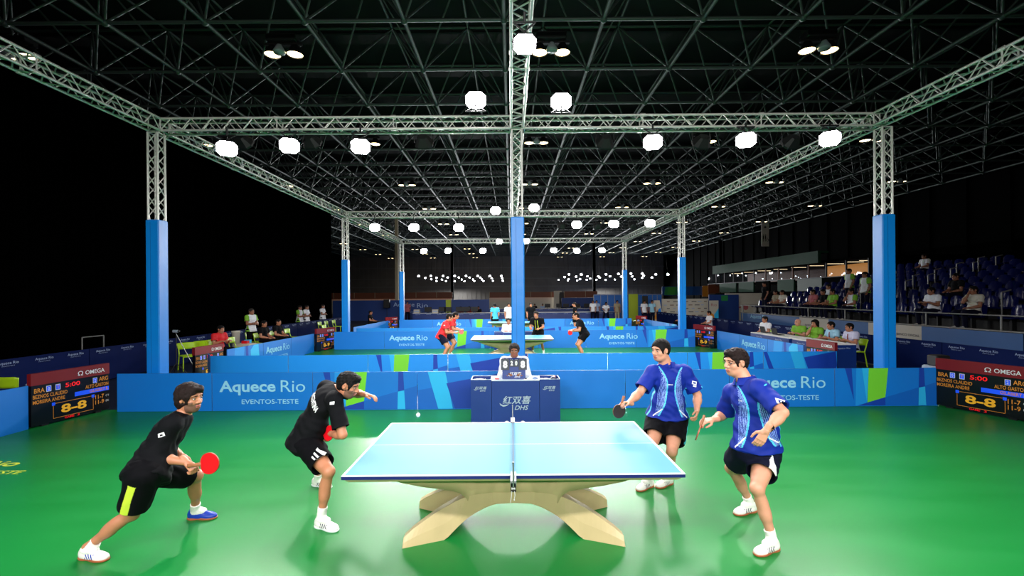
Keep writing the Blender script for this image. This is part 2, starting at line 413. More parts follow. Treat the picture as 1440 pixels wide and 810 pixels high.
d3 = ['plain blue rear barrier of the second court beside its scoreboard','blue rear barrier reading Aquece Rio near the players in red','blue rear barrier with a lime stripe just behind the players in red',
 'blue rear barrier with deep blue shards behind the second table','plain blue rear barrier behind the central padded column','blue rear barrier reading Aquece Rio behind the black-clad player with a red bat','blue rear barrier with a lime stripe beside the central scoreboard on the grandstand side']
for i in range(7): barrier((e3[i],Y3),(e3[i+1],Y3),m3[i],dict(w=1.6,x=(.2 if i==1 else .55)) if i in (1,5) else None,d3[i],'rear panels of the second court')
Y4 = 21.2
for i in range(8):
    barrier((-7.2+i*1.9,Y4),(-7.2+(i+1)*1.9,Y4),['plain','plain','plain','slivers','shard','plain','green','shard2'][i],None,'light blue front barrier of the third court, '+['nearest the curtain','above the lettering of the second court','over the head of a player in red','beside the far table','behind the central column','over the black-clad player','with a lime stripe','with deep blue shards, nearest the grandstand'][i],'front panels of the third court',base='sky')
Y5 = 28.5
for i in range(7):
    barrier((-7.0+i*2.07,Y5),(-7.0+(i+1)*2.07,Y5),['plain','plain','green','shard','plain','plain','green'][i],dict(w=1.5,sub=0) if i in (1,5) else None,'blue rear barrier of the third court, '+['beside its small scoreboard','lettered, behind the players in red','with a lime stripe','behind the far table','behind the central column','lettered, over the black-clad player','with a lime stripe near the press desks'][i],'rear panels of the third court')
# side panels of courts two and three
for i in range(3):
    y = 12.85+i*1.8
    barrier((-8.0+.04*i,y),(-7.96+.04*i,y+1.8),['slivers','plain','plain'][i],dict(w=1.5) if i==1 else None,'blue side barrier of the second court on the curtain side, '+['next to the red-topped sign','lettered Aquece Rio','next to the scoreboard'][i],'side panels of the second court')
    barrier((8.2,y+1.8),(8.2,y),['plain','plain','slivers'][2-i],dict(w=1.5) if i==1 else None,'blue side barrier of the second court before the officials, '+['next to the red-topped sign','lettered Aquece Rio','next to the scoreboard'][i],'side panels of the second court')
    y = 22.+i*1.95
    barrier((-7.6,y),(-7.5,y+1.95),'plain',None,'small blue side barrier of the third court, curtain side, '+['near end','middle','far end'][i],'side panels of the third court')
    barrier((7.95,y+1.95),(7.95,y),['slivers','plain','plain'][i],None,'small blue side barrier of the third court, grandstand side, '+['near end','middle','far end'][i],'side panels of the third court')
# navy barriers of the spectator side
def navy_panel(a, b, label, group, n=3, h=.9):
    a = Vector((a[0], a[1], 0)); b = Vector((b[0], b[1], 0)); L = (b-a).length; ex = (b-a)/L; up = Vector((0,0,1)); nr = ex.cross(up)
    mb = MB(); mb.prism([up*.01+ex*.01, ex*(L-.01)+up*.01, ex*(L-.01)+up*h, ex*.01+up*h], -nr*.02, M['navy'])
    mb.prism([up*(h-.02)+ex*.01+nr*.004, ex*(L-.01)+up*(h-.02)+nr*.004, ex*(L-.01)+up*h+nr*.004, ex*.01+up*h+nr*.004], -nr*.028, M['navy'])
    o = mb.build('navy_barrier', None, a); t = MB()
    for k in range(n):
        s = L*(k+.5)/n-.2
        put_text(t, 'Aquece Rio', ex*s+up*(h-.13)+nr*.008, ex, up, .42, .075, M['navyletter'], .01)
        put_text(t, 'EVENTOS-TESTE', ex*(s+.08)+up*(h-.16)+nr*.008, ex, up, .26, .02, M['navyletter'])
    t.build('lettering', o); tag(o, label, 'barrier', group); return o
for i in range(14):
    y = -2.+i*2.3
    navy_panel((-10.9, y), (-10.9, y+2.3), ['dark navy barrier along the black curtain, out beside the near scoreboard','dark navy barrier along the black curtain behind the lime chairs','dark navy barrier along the black curtain in front of the standing volunteers'][min(2, i//5)], 'navy barriers along the curtain, section %s' % ('near','middle','far')[min(2, i//5)])
for i in range(18):
    y = -2.+i*2.3
    navy_panel((11.1, y+2.3), (11.1, y), ['dark navy barrier below the grandstand beside the near scoreboard','dark navy barrier below the grandstand behind the seated officials','dark navy barrier running on past the grandstand end'][min(2, i//6)], 'navy barriers below the grandstand, section %s' % ('near','middle','far')[min(2, i//6)])
# ================================================================== COLUMNS, TRUSSES, FLOODLIGHTS
def column(x, y, label, ztop=5.55, zpad=3.78, w=.27):
    o = empty('truss_column', (x+w/2, y+w/2, 0))
    mb = MB(); truss(mb, (0,0,.02), (0,0,ztop), w-.03, (0,1,0), r=.022); mb.box((-.3,-.3,0),(.3,.3,.015),M['steel']); mb.build('truss_tower', o)
    mb = MB(); h = w/2
    n = 16
    for k in range(n):      # padded vinyl sleeve with slightly uneven skin
        pass
    mb.bbox((-h,-h,.02),(h,h,zpad),M['pad'],.018); mb.build('padding', o)
    mb = MB()
    for s in (-1,1): mb.box((s*.03-.002,-h-.003,.05),(s*.03+.002,-h,zpad-.05),M['edge']) if s < 0 else None
    mb.build('seam', o)
    return tag(o, label, 'column', 'blue padded truss columns')
cols = [(-7.36,9.2,'blue padded truss column nearest the black curtain, beside the lime chairs'),(0.,9.2,'blue padded truss column right behind the umpire'),(7.48,9.2,'blue padded truss column in front of the grandstand beside the officials'),
 (-7.22,19.44,'blue padded truss column at the rear corner of the second court, curtain side'),(.02,19.44,'blue padded truss column hidden behind the central one'),(7.17,19.44,'blue padded truss column at the rear corner of the second court, grandstand side'),
 (-7.1,29.,'small blue padded truss column at the rear of the third court, curtain side'),(.02,29.,'distant blue padded truss column hidden behind the central one'),(7.1,29.,'small blue padded truss column at the rear of the third court, press side')]
for c in cols: column(*c)
ZT = 5.69
def beam(a, b, label, grp):
    a = Vector(a); b = Vector(b); c = (a+b)/2
    mb = MB(); truss(mb, a-c, b-c, .29, (0,0,1)); return tag(mb.build('lighting_truss', None, c), label, 'truss', grp)
for y, nm in ((9.335,'over the nearest court rear barrier'),(19.575,'over the second court rear barrier'),(29.14,'over the third court rear barrier')):
    beam((-7.05,y,ZT),(.0,y,ZT),'aluminium cross truss '+nm+', curtain half','cross trusses'); beam((.29,y,ZT),(7.45,y,ZT),'aluminium cross truss '+nm+', grandstand half','cross trusses')
ys = [-7.5, 9.2, 19.44, 29.]
for k, (x, nm) in enumerate(((-7.22,'on the curtain side'),(.145,'along the middle of the hall'),(7.6,'on the grandstand side'))):
    for i in range(3):
        xa = x+(0 if k == 1 else (0.06*i if k == 0 else -.16*i)); xb = x+(0 if k == 1 else (0.06*(i+1) if k == 0 else -.16*(i+1)))
        beam((xa, ys[i]+(.28 if i else 0), ZT), (xb, ys[i+1], ZT), 'aluminium lengthwise truss '+nm+', over the '+('nearest','second','third')[i]+' court', 'lengthwise trusses')
corner = MB()
def flood(p, aim, label, group, power=120., size=.35, above=False, light=True, lampmat=None, tint=(1,.98,.96)):
    p = Vector(p); d = (Vector(aim)-p).normalized(); q = d.to_track_quat('-Z', 'Y'); R = q.to_matrix()
    o = empty('hanging_floodlight', p); h = size/2
    mb = MB(); pr = [(-h*.55,.16),(-h,.0)]
    ring = lambda s, z: [R @ Vector(c) for c in ((-s*.6,-s*.85,z),(s*.6,-s*.85,z),(s,-s*.45,z),(s,s*.45,z),(s*.6,s*.85,z),(-s*.6,s*.85,z),(-s,s*.45,z),(-s,-s*.45,z))]
    a, b, c = ring(h*.5,.2), ring(h*1.06,.03), ring(h*1.06,-.01)
    v = a+b+c; f = [tuple(range(7,-1,-1))]+[(k, (k+1) % 8, 8+(k+1) % 8, 8+k) for k in range(8)]+[(8+k, 8+(k+1) % 8, 16+(k+1) % 8, 16+k) for k in range(8)]
    mb.add(v, f, M['black']); mb.build('housing', o)
    mb = MB(); g = ring(h,-.004); mb.add(g, [tuple(range(8))], lampmat or M['lampface']); mb.build('glass', o)
    mb = MB(); z = ZT-.15-p.z if not above else ZT+.13-p.z
    s = h*1.14
    for sx in (-1,1): mb.tube(R @ Vector((sx*s,0,.05)), Vector((sx*s*.9,0,.24 if not above else -.24))+R @ Vector((0,0,.05)), .012, M['black'], 6)
    top = Vector((0,0,.24 if not above else -.24))+R @ Vector((0,0,.05))
    mb.tube(top+Vector((-s*.9,0,0)), top+Vector((s*.9,0,0)), .014, M['black'], 6); mb.tube(top, (0,0,z), .02, M['black'], 6)
    mb.build('bracket', o)
    if light:
        L = bpy.data.lights.new('floodlight_lamp', 'AREA'); L.shape = 'RECTANGLE'; L.size = size; L.size_y = size*.8; L.energy = power; L.color = tint; L.spread = SPREAD
        lo = bpy.data.objects.new('lamp', L); C.objects.link(lo); lo.parent = o; lo.location = R @ Vector((0,0,-.02)); lo.rotation_euler = q.to_euler()
    return tag(o, label, 'floodlight', group)
PW = 55.; SPREAD = 1.9
ord_ = ['first','second','third','fourth','fifth','sixth','seventh','eighth']
for i, (px, py) in enumerate(((319,209),(407,205),(507,206),(918,200),(1049,197),(1167,195))):
    p = un(px, py, 8.95); flood(p, (p.x*.45, 3.6, .4), 'bright floodlight hanging below the nearest cross truss, %s from the curtain side' % ord_[i], 'floodlights of the nearest cross truss', PW)
for (px, py, Y) in ((669,141,8.9),(789,143,8.9)):
    p = un(px, py, Y); flood(p, (p.x*.6, 3.2, .4), 'bright floodlight standing on top of the nearest cross truss, '+('curtain' if px < 700 else 'grandstand')+' side of the middle', 'floodlights of the nearest cross truss', PW, .38, above=True)
flood(un(738,62,5.4), (.3, 1.5, .6), 'brightest floodlight, hanging under the middle lengthwise truss close overhead', 'floodlights under the lengthwise truss', PW*.7, .26)
for i, x in enumerate((-5.6,-4.3,-2.9,-.5,.8,2.9,4.6,6.2)):
    flood((x, -.6, 5.15), (x*.6, 5.2, .6), 'floodlight behind the photographer, %s of the row' % ord_[i], 'floodlights of the rear row', PW*.55)
    flood((x, -6.5, 5.15), (x*.7, 4.5, .6), 'unseen floodlight added far behind the photographer, %s of the row' % ord_[i], 'added floodlights of the farther rear row', PW*.85)  # added unseen row: low-angle light for the table base and barrier faces
for i, (px, py) in enumerate(((527,320),(582,320),(645,320),(697,296),(751,292),(811,316),(863,315),(914,314))):
    ab = i in (3,4); p = un(px, py, 19.1 if not ab else 19.25); flood(p, (p.x*.5, 13.5, .5), 'floodlight at the second cross truss, %s from the curtain side' % ord_[i], 'floodlights of the second cross truss', PW*1.4, .4, above=ab)
for i, (px, py) in enumerate(((596,353),(630,352.6),(679,352.6),(702,339.6),(740,339),(778.7,352),(811,352.6),(846.5,352))):
    ab = i in (3,4); p = un(px, py, 28.7 if not ab else 29.1); flood(p, (p.x*.5, 23., .5), 'small floodlight at the third cross truss, %s from the curtain side' % ord_[i], 'floodlights of the third cross truss', PW*1.6, .4, above=ab)
far = [(130,38),(173,50),(207,38),(210,58),(242,50),(243,70),(285,38),(277,60),(303,70),(313,48),(358,38),(338,60),(358,70),(384,48),(430,38),(403,60),(420,70),(452,48),(503,38),(474,60),(482,70),(520,48),(530,60),(540,70),(580,38),(592,52),(600,68),(652,38),(658,52),(662,68),
 (1015,62),(1052,44),(1080,28),(1073,66),(1078,58),(1126,42),(1158,27),(1132,66),(1150,58),(1197,40),(1214,54),(1236,27),(1192,62),(1266,40),(1275,48),(1254,62),(1314,27),(1340,40),(1312,62),(1370,60),(1393,25),(1412,42)]
far = [(560+a/4.5, 380+b/4.5) for a, b in far]+[(887,385),(889,389),(892,393),(903,385),(905,388),(903,391),(922,386),(917,390.5),(939,386),(956,384.5)]
for r_, (Y_, n_, pxs) in enumerate(((9.75,'nearest',(345,440,597,850,985,1110)),(20.,'second',(548,600,650,790,840,890)))):
    for i, px in enumerate(pxs):
        p = un(px, 203 if r_ == 0 else 318, Y_-.1); flood(p, (p.x*.8, Y_+7.5, .6), 'black back of a floodlight under the %s cross truss, %s from the curtain' % (n_, ord_[i]), 'floodlights turned to the next court, %s truss' % n_, PW*1.5)
proto = None
for i, (px, py) in enumerate(far):
    v = (py-CY)+S*(px-CX); Y = min(98., max(60., 3.3*F/-v)); p = un(px, py, Y)
    if proto is None:
        mb = MB(); mb.bbox((-.2,-.12,-.15),(.2,.16,.15),M['black'],.03); mb.tube((0,0,.2),(0,0,.5),.03,M['black'],6)
        mb.add([(-.08,-.125,-.13),(.08,-.125,-.13),(.15,-.125,-.06),(.15,-.125,.06),(.08,-.125,.13),(-.08,-.125,.13),(-.15,-.125,.06),(-.15,-.125,-.06)],[tuple(range(8))],M['lampfar'])
        mb.tube((0,0,.5),(0,0,5.1),.02,M['black'],4); proto = mb.build('hanging_floodlight'); o = proto
    else: o = proto.copy(); C.objects.link(o)
    o.location = p; o.rotation_euler = (-.25, 0, 0)
    tag(o, 'tiny bright floodlight in the distant cluster over the far end of the hall', 'floodlight', 'distant floodlight cluster')
    if i % 6 == 0:
        L = bpy.data.lights.new('distant_lamp', 'AREA'); L.size = .6; L.energy = 2600.; L.color = (.95,.97,1)
        lo = bpy.data.objects.new('lamp', L); C.objects.link(lo); lo.parent = o; lo.location = (0,-.2,-.1); lo.rotation_euler = (-.55 if i % 12 else -.1, 0, 0)
# warm twin high-bay lamps under the roof
def bay(loc, label, proto=[]):
    if not proto:
        o = empty('twin_ceiling_lamp', loc)
        mb = MB(); mb.box((-.62,-.05,.32),(.62,.05,.4),M['black']); mb.tube((0,0,.4),(0,0,.62),.03,M['black']); mb.bbox((-.5,-.25,.38),(.5,.25,.62),M['black'],.03); mb.build('mount', o)
        for x in (-.38,.38):
            mb = MB(); mb.lathe([(.06,.34),(.12,.3),(.24,.06),(.26,.0)],M['black'],16,(x,0,0)); sh = mb.build('reflector', o)
            mb = MB(); mb.lathe([(.0,.02),(.12,.0),(.22,.01),(.25,.03)],M['lampwarm'],16,(x,0,0)); mb.build('bulb', sh)
        mb = MB(); mb.lathe([(.0,.0),(.18,.02),(.2,.08),(.08,.3)],M['lampoff'],16,(0,-.3,-.12)); mb.tube((0,-.3,.1),(0,-.1,.36),.02,M['black']); mb.build('unlit_spot', o)
        proto.append(o)
    else:
        o = copy_tree(proto[0]); o.location = loc
    return tag(o, label, 'ceiling lamp', 'twin warm ceiling lamps under the roof frame')
rown = ['nearest row','second row','third row','fourth row','fifth row','sixth row','seventh row','eighth row','ninth row','tenth row']
for j in range(10):
    for k in range(-3, 4):
        x = 1.4+9*k
        if x < -22 and j < 5: continue
        near = j < 3
        bay((x, 15.4+9.1*j, 10.35), 'warm twin ceiling lamp, %s, hanging under the dark roof frame' % rown[j] if not near else 'warm twin ceiling lamp, %s, %s' % (rown[j], {-2:'over the black curtain',-1:'one bay from the middle truss, curtain side',0:'beside the middle truss',1:'one bay from the middle truss, grandstand side',2:'high over the grandstand',3:'by the side wall',-3:'by the curtain wall'}[k]))
# ================================================================== SCOREBOARDS
def scoreboard(p0, p1, label, score='8-8', full=True, h=.92):
    """face readable walking p0 -> p1"""
    a = Vector((p0[0], p0[1], 0)); b = Vector((p1[0], p1[1], 0)); W = (b-a).length; ex = (b-a)/W; up = Vector((0,0,1)); nr = ex.cross(up)
    o = empty('scoreboard', a)
    P = lambda u, v, d=0.: ex*(u*W)+up*(h*(1-v))+nr*d
    mb = MB(); mb.prism([P(0,.22), P(0,.97), P(1,.97), P(1,.22)], -nr*.07, M['screen']); mb.prism([P(.12,.97), P(.12,1), P(.2,1), P(.2,.97)], -nr*.07, M['black']); mb.prism([P(.8,.97), P(.8,1), P(.88,1), P(.88,.97)], -nr*.07, M['black'])
    scr = mb.build('screen', o)
    mb = MB(); mb.prism([P(-.004,0,.004), P(-.004,.22,.004), P(1.004,.22,.004), P(1.004,0,.004)], -nr*.08, M['red']); hd = mb.build('header', o)
    t = MB(); put_text(t, 'OMEGA', P(.66,.165,.008), ex, up, W*.27, h*.085, M['white'], .01)
    put_text(t, '\u03a9', P(.56,.165,.008), ex, up, W*.07, h*.09, M['white'], .01)
    t.build('header_lettering', hd)
    t = MB(); d = .006
    def tx(s, u, v, w, hh, m, b=.012): put_text(t, s, P(u, v+hh, d), ex, up, W*w, h*hh, M[m], b)
    def sq(u0, v0, u1, v1, m, dd=.003): t.add([P(u0,v1,dd), P(u1,v1,dd), P(u1,v0,dd), P(u0,v0,dd)], [(0,1,2,3)], M[m])
    tx('BRA', .03, .28, .12, .085, 'ledor'); tx('ARG', .85, .26, .13, .085, 'ledor')
    for u in (.17, .28, .765): sq(u, .26, u+.06, .37, 'whiteled'); sq(u+.006, .27, u+.054, .36, 'ledblue', .004)
    tx('T', .295, .285, .03, .06, 'ledor'); tx('0', .19, .285, .02, .06, 'whiteled'); tx('2', .785, .285, .02, .06, 'whiteled')
    tx('5:00', .40, .265, .19, .085, 'ledred', .02)
    tx('BEZNOS CLAUDIO', .015, .40, .41, .07, 'ledor'); tx('MOREIRA ANDRE', .015, .50, .38, .07, 'ledor')
    tx('ALTO GASTON', .66, .385, .325, .07, 'ledor'); sq(.52, .48, .995, .565, 'ledblue'); tx('GILABERT R.', .72, .49, .265, .06, 'ledor')
    for (u0, v0, u1, v1) in ((.25,.62,.77,.628), (.25,.90,.77,.908), (.25,.62,.255,.908), (.765,.62,.77,.908)): sq(u0, v0, u1, v1, 'ledor')
    sq(.235, .60, .275, .66, 'ledblue', .004); sq(.745, .60, .785, .66, 'ledblue', .004)
    tx(score, .345, .67, .33, .165, 'ledye', .03)
    tx('11-7', .795, .625, .125, .085, 'ledor'); tx('11-9', .795, .735, .125, .085, 'ledor'); tx('(1)', .945, .65, .045, .045, 'whiteled', 0); tx('(2)', .945, .76, .045, .045, 'whiteled', 0)
    tx('GAME', .39, .915, .12, .04, 'ledred'); tx('3', .55, .915, .03, .04, 'ledred')
    t.build('display', scr)
    mb = MB(); mb.prism([P(.1,.99,-.07), P(.1,.99,-.3), P(.1,.985,-.3), P(.1,.5,-.07)], ex*.03, M['black']); mb.prism([P(.88,.99,-.07), P(.88,.99,-.3), P(.88,.985,-.3), P(.88,.5,-.07)], ex*.03, M['black']); mb.build('stand', o)
    return tag(o, label, 'scoreboard')
scoreboard((-8.12,7.72),(-7.93,9.0),'electronic scoreboard with dark red header beside the lunging player on the curtain side')
scoreboard((8.2,8.84),(8.62,7.62),'electronic scoreboard with dark red header at the court corner below the grandstand')
scoreboard((-7.78,18.25),(-7.48,19.4),'small scoreboard at the rear corner of the second court, curtain side',score='8-9')
scoreboard((7.72,19.4),(8.1,18.3),'small scoreboard at the rear corner of the second court, officials side',score='8-9')
scoreboard((-8.12,11.72),(-8.02,12.72),'red-topped score sign standing beside the lime chairs, seen at a slant')
scoreboard((8.22,12.75),(8.3,11.75),'red-topped score sign in front of the officials table, seen at a slant')
scoreboard((-7.7,28.),(-7.15,28.7),'tiny scoreboard at the rear corner of the third court, curtain side',score='8-9')
scoreboard((7.6,27.95),(8.05,27.3),'tiny scoreboard at the rear corner of the third court, press side',score='8-9')
# ================================================================== THE TABLE
def table(loc, label, net_label, full=True):
    o = empty('table_tennis_table', loc); hx, hy, z = 1.37, .7625, .76
    mb = MB(); w = .02; c = .0025
    # top surface laid out as quads with real painted lines
    xsn = [-hx, -hx+w, -c, c, hx-w, hx]; ysn = [-hy, -hy+w, -c, c, hy-w, hy]
    for i in range(5):
        for j in range(5):
            line = i in (0,4) or j in (0,4) or j == 2
            mb.add([(xsn[i],ysn[j],z),(xsn[i+1],ysn[j],z),(xsn[i+1],ysn[j+1],z),(xsn[i],ysn[j+1],z)],[(0,1,2,3)],M['tabline'] if line else M['tabletop'])
    e = .03
    ring = lambda x, y, zz: [(-x,-y,zz),(x,-y,zz),(x,y,zz),(-x,y,zz)]
    mb.add(ring(hx,hy,z)+ring(hx,hy,z-.005)+ring(hx,hy,z-e), [(4+i,4+(i+1)%4,(i+1)%4,i) for i in range(4)], M['tabline'])
    mb.add(ring(hx,hy,z-.005)+ring(hx,hy,z-e), [(4+i,4+(i+1)%4,(i+1)%4,i) for i in range(4)]+[(7,6,5,4)], M['tabedge'])
    mb.build('tabletop', o)
    mb = MB(); a = ring(hx-.012,hy-.012,z-e-.001); b = ring(hx-.05,hy-.03,z-.058); d = ring(hx-.17,hy-.12,z-.088)
    mb.add(a+b+d, [(4+i,4+(i+1)%4,(i+1)%4,i) for i in range(4)]+[(8+i,8+(i+1)%4,4+(i+1)%4,4+i) for i in range(4)]+[(11,10,9,8)], M['wood'])
    mb.build('apron', o)
    # yoke: solid of curved profile, with four sweeping feet
    def prof(x, key):
        ks = sorted(key); 
        for k0, k1 in zip(ks[:-1], ks[1:]):
            if x <= k1: t = (x-k0)/(k1-k0); t = t; return key[k0]*(1-t)+key[k1]*t
        return key[ks[-1]]
    def smooth(key, n=80):
        ks = np.array(sorted(key)); vs = np.array([key[k] for k in ks]); X = np.linspace(ks[0], ks[-1], n)
        # Catmull-Rom style smoothing through a fine linear fill
        Y = np.interp(X, ks, vs)
        for _ in range(3): Y[1:-1] = .25*Y[:-2]+.5*Y[1:-1]+.25*Y[2:]
        return X, Y
    # wing (upper body)
    Xw, Bw = smooth({0:.265,.16:.258,.27:.229,.38:.182,.405:.30,.43:.345,.5:.405,.6:.44,.8:.50,1.0:.575,1.22:.665})
    mb = MB()
    for sx in (-1, 1):
        v = []; 
        for x, bz in zip(Xw, Bw):
            t = min(1, max(0, (x-.18)/.79)); yb = ytop = .155+.27*t**1.2-.0006
            dip = .672-.045*max(0., 1-(x/.30)**2)
            top = max(dip, bz+.004)
            mid = bz*.55+top*.45
            v += [(sx*x,-yb,bz),(sx*x,-(yb*.6+ytop*.4),mid),(sx*x,-ytop,top),(sx*x,ytop,top),(sx*x,(yb*.6+ytop*.4),mid),(sx*x,yb,bz)]
        n = len(Xw); f = [(i*6+k, (i+1)*6+k, (i+1)*6+(k+1) % 6, i*6+(k+1) % 6) for i in range(n-1) for k in range(6)]
        if sx < 0: f = [q[::-1] for q in f]
        mb.add(v, f, M['wood'], True)
    mb.build('yoke', o)
    top = {0:.36,.3:.36,.38:.358,.44:.348,.49:.33,.55:.305,.68:.25,.80:.185,.90:.125,.965:.075,.972:.0}
    bot = {0:.262,.16:.255,.27:.226,.38:.178,.46:.13,.53:.075,.59:.02,.615:.0,.90:.0,.972:.0}
    for sx in (-1, 1):
        for sy in (-1, 1):
            mb = MB(); v = []; X = np.concatenate([np.linspace(0.,.9,24), [.93,.95,.965,.972]])
            for x in X:
                tz = np.interp(x, sorted(top), [top[k] for k in sorted(top)]); bz = np.interp(x, sorted(bot), [bot[k] for k in sorted(bot)])
                t = min(1, max(0, (x-.18)/.79)); yo = .155+.27*t**1.2; th = .15*(1-t)+.105*t   # outer face distance, thickness
                bz = min(bz, tz); sh = .035*(1-t)
                ch = min(1, max(0, (x-.42)/.12)); v += [(sx*x, sy*(yo+.01*ch), bz),(sx*x, sy*(yo-.004*ch), (bz+tz)/2),(sx*x, sy*(yo-.03*ch), tz),(sx*x, sy*(yo-th), tz),(sx*x, sy*(yo-th), bz)]
            n = len(X); f = [(i*5+k, (i+1)*5+k, (i+1)*5+(k+1) % 5, i*5+(k+1) % 5) for i in range(n-1) for k in range(5)]+[tuple(range(n*5-5, n*5))]
            if sx*sy > 0: f = [q[::-1] for q in f]
            mb.add(v, f, M['wood']); mb.build('leg', o)
    tag(o, label, 'table')
    # net set
    nt = empty('table_net', (loc[0], loc[1], .76)); Lh = hy+.1525
    mb = MB()
    if full:
        k = -Lh
        while k <= Lh: mb.box((-.0006,k,.012),(.0006,k+.0016,.148),M['net']); k += .015
        for i in range(10): zz = .012+.0148*i; mb.box((-.0006,-Lh,zz),(.0006,Lh,zz+.0014),M['net'])
    else: mb.box((-.002,-Lh,.01),(.002,Lh,.148),M['net'])
    mb.box((-.0028,-Lh,.138),(.0035,Lh,.1525),M['net']); mb.box((-.003,-Lh,.006),(.003,Lh,.012),M['net'])
    mb.build('net_mesh', nt)
    for sy in (-1, 1):
        mb = MB(); y = sy*Lh
        mb.tube((0,y,-.03),(0,y,.1535),.0065,M['steel'],10); mb.tube((0,y,.150),(0,y,.158),.009,M['steel'],10); mb.build('net_post', nt)
        mb = MB(); y1 = sy*(hy-.045); lo, hi = min(y,y1), max(y,y1)
        mb.bbox((-.024,lo,.0015),(.024,hi,.013),M['steel'],.003); mb.bbox((-.022,min(y,sy*(hy+.0))-.0,-.072),(.022,max(y,sy*(hy+.004)),.0),M['rubblack'],.004)
        mb.bbox((-.024,min(sy*(hy+.01),y),-.03),(.024,max(sy*(hy+.01),y),.004),M['steel'],.003)
        mb.tube((0,sy*(hy-.02),-.09),(0,sy*(hy-.02),-.04),.009,M['steel']); mb.box((-.012,min(sy*(hy-.045),sy*hy),-.05),(.012,max(sy*(hy-.045),sy*hy),-.035),M['rubblack'])
        if sy < 0: put_text(mb, 'DHS', (-.014,y-.001,-.05), (1,0,0), (0,0,1), .028, .014, M['white'], .02)
        mb.build('clamp', nt)
    mb = MB(); y = -Lh-.008
    mb.path([(-.012,y,-.06),(-.016,y-.004,-.1),(-.024,y-.004,-.148)],.0018,M['tabline'],5); mb.path([(.008,y,-.06),(.012,y-.004,-.09),(.006,y-.004,-.122)],.0018,M['tabline'],5); mb.sphere((.006,y-.004,-.125),.005,M['tabline'],8,6); mb.build('cord', nt)
    tag(nt, net_label, 'net')
    return o
table((.005,4.40,0),'big pale cyan table tennis table with curved beech base, on the nearest court','net clamped across the big nearest table')
table((.02,15.8,0),'pale table tennis table of the second court behind the umpire','net across the table of the second court',False)
table((.1,25.,0),'tiny table tennis table of the third court beside the player in sky blue','net across the distant table of the third court',False)
mb = MB(); mb.sphere((0,0,0),.02,M['tabline'],20,14); p = un(588,583.5,4.3); tag(mb.build('table_tennis_ball',None,p),'white table tennis ball in the air over the far table end beside the lettered barrier','ball')
# ================================================================== UMPIRE DESKS
def logo(mb, o, ex, ey, w, h, m):
    """red double happiness mark: three characters, a swoosh and the letters DHS"""
    o = Vector(o); ex = Vector(ex); ey = Vector(ey)
    put_text(mb, '\u7ea2\u53cc\u559c', o+ex*w*.10+ey*h*.42, ex, ey, w*.86, h*.55, M[m], .012, .18)
    put_text(mb, 'DHS', o+ex*w*.46+ey*h*.02, ex, ey, w*.42, h*.30, M[m], .012, .3)
    a = [(0,.50),(.03,.34),(.12,.24),(.22,.30),(.30,.42),(.2,.37),(.11,.36),(.05,.42)]
    mb.add([o+ex*w*x+ey*h*y for x, y in a], [(0,1,2,3,6,7),(3,4,5,6)], M[m])
def desk(loc, label, full=True):
    o = empty('umpire_desk', loc)
    # x from -.70 to .82 ; centre table and two side boxes; front face at y = 0
    mb = MB(); mb.box((-.345,0,.01),(.465,.02,.735),M['umpblue']); mb.build('front_panel', o)
    mb = MB(); mb.bbox((-.35,-.005,.735),(.47,.44,.75),M['silver'],.004); mb.build('tabletop', o)
    mb = MB(); mb.box((-.345,.02,.01),(-.33,.42,.735),M['umpblue']); mb.box((.45,.02,.01),(.465,.42,.735),M['umpblue']); mb.build('side_panel', o)
    mb = MB(); logo(mb, (-.215,-.003,.24),(1,0,0),(0,0,1),.56,.25,'silver'); mb.build('mark', o)
    for x0, x1 in ((-.70,-.352),(.472,.82)):
        mb = MB(); t = .012
        for lo, hi in (((x0,0,.01),(x1,t,.76)),((x0,.36,.01),(x1,.36+t,.76)),((x0,t,.01),(x0+t,.36,.76)),((x1-t,t,.01),(x1,.36,.76)),((x0,t,.01),(x1,.36,.02)),((x0+t,t,.66),(x1-t,.36,.67))): mb.box(lo, hi, M['umpblue'])
        for lo, hi in (((x0,-.001,.76),(x1,t,.766)),((x0,.36,.76),(x1,.36+t,.766)),((x0,t,.76),(x0+t,.36,.766)),((x1-t,t,.76),(x1,.36,.766))): mb.box(lo, hi, M['silver'])
        b = mb.build('towel_box', o)
        mb = MB(); logo(mb, (x0+.05,-.003,.56),(1,0,0),(0,0,1),.23,.09,'silver'); mb.build('mark', b)
    tag(o, label, 'desk'); return o
def flip_board(loc, label):
    o = empty('score_flip_board', loc)
    R = Matrix.Rotation(-.16, 3, 'X'); T = lambda x, y, z: R @ Vector((x, y, z))
    mb = MB(); mb.box((-.2,0,0),(.2,.012,.33),M['umpblue'],R=R); mb.box((-.2,.16,0),(.2,.17,.32),M['umpblue'],R=Matrix.Rotation(.3,3,'X')); bd = mb.build('stand', o)
    mb = MB(); logo(mb, T(-.1,-.003,.02), R @ Vector((1,0,0)), R @ Vector((0,0,1)), .24, .1, 'white'); mb.build('mark', bd)
    for x0, x1, z0, z1, s in ((-.175,-.035,.155,.345,'8'),(-.028,.045,.21,.33,'2'),(.05,.122,.21,.33,'0'),(.13,.27,.155,.345,'8')):
        x0 -= .045; x1 -= .045
        mb = MB(); mb.box((x0,-.018,z0),(x1,-.006,z1),M['stubble' if False else 'net'],R=R); w = x1-x0; h = z1-z0
        put_text(mb, s, T(x0+w*.22,-.02,z0+h*.16), R @ Vector((1,0,0)), R @ Vector((0,0,1)), w*.56, h*.66, M['white'], .05)
        mb.tube(T(x0+w*.3,-.012,z1), T(x0+w*.3,-.012,z1+.012), .008, M['steel'], 8); mb.tube(T(x0+w*.7,-.012,z1), T(x0+w*.7,-.012,z1+.012), .008, M['steel'], 8)
        mb.build('number_card', o)
    tag(o, label, 'score counter')
DY = 7.78
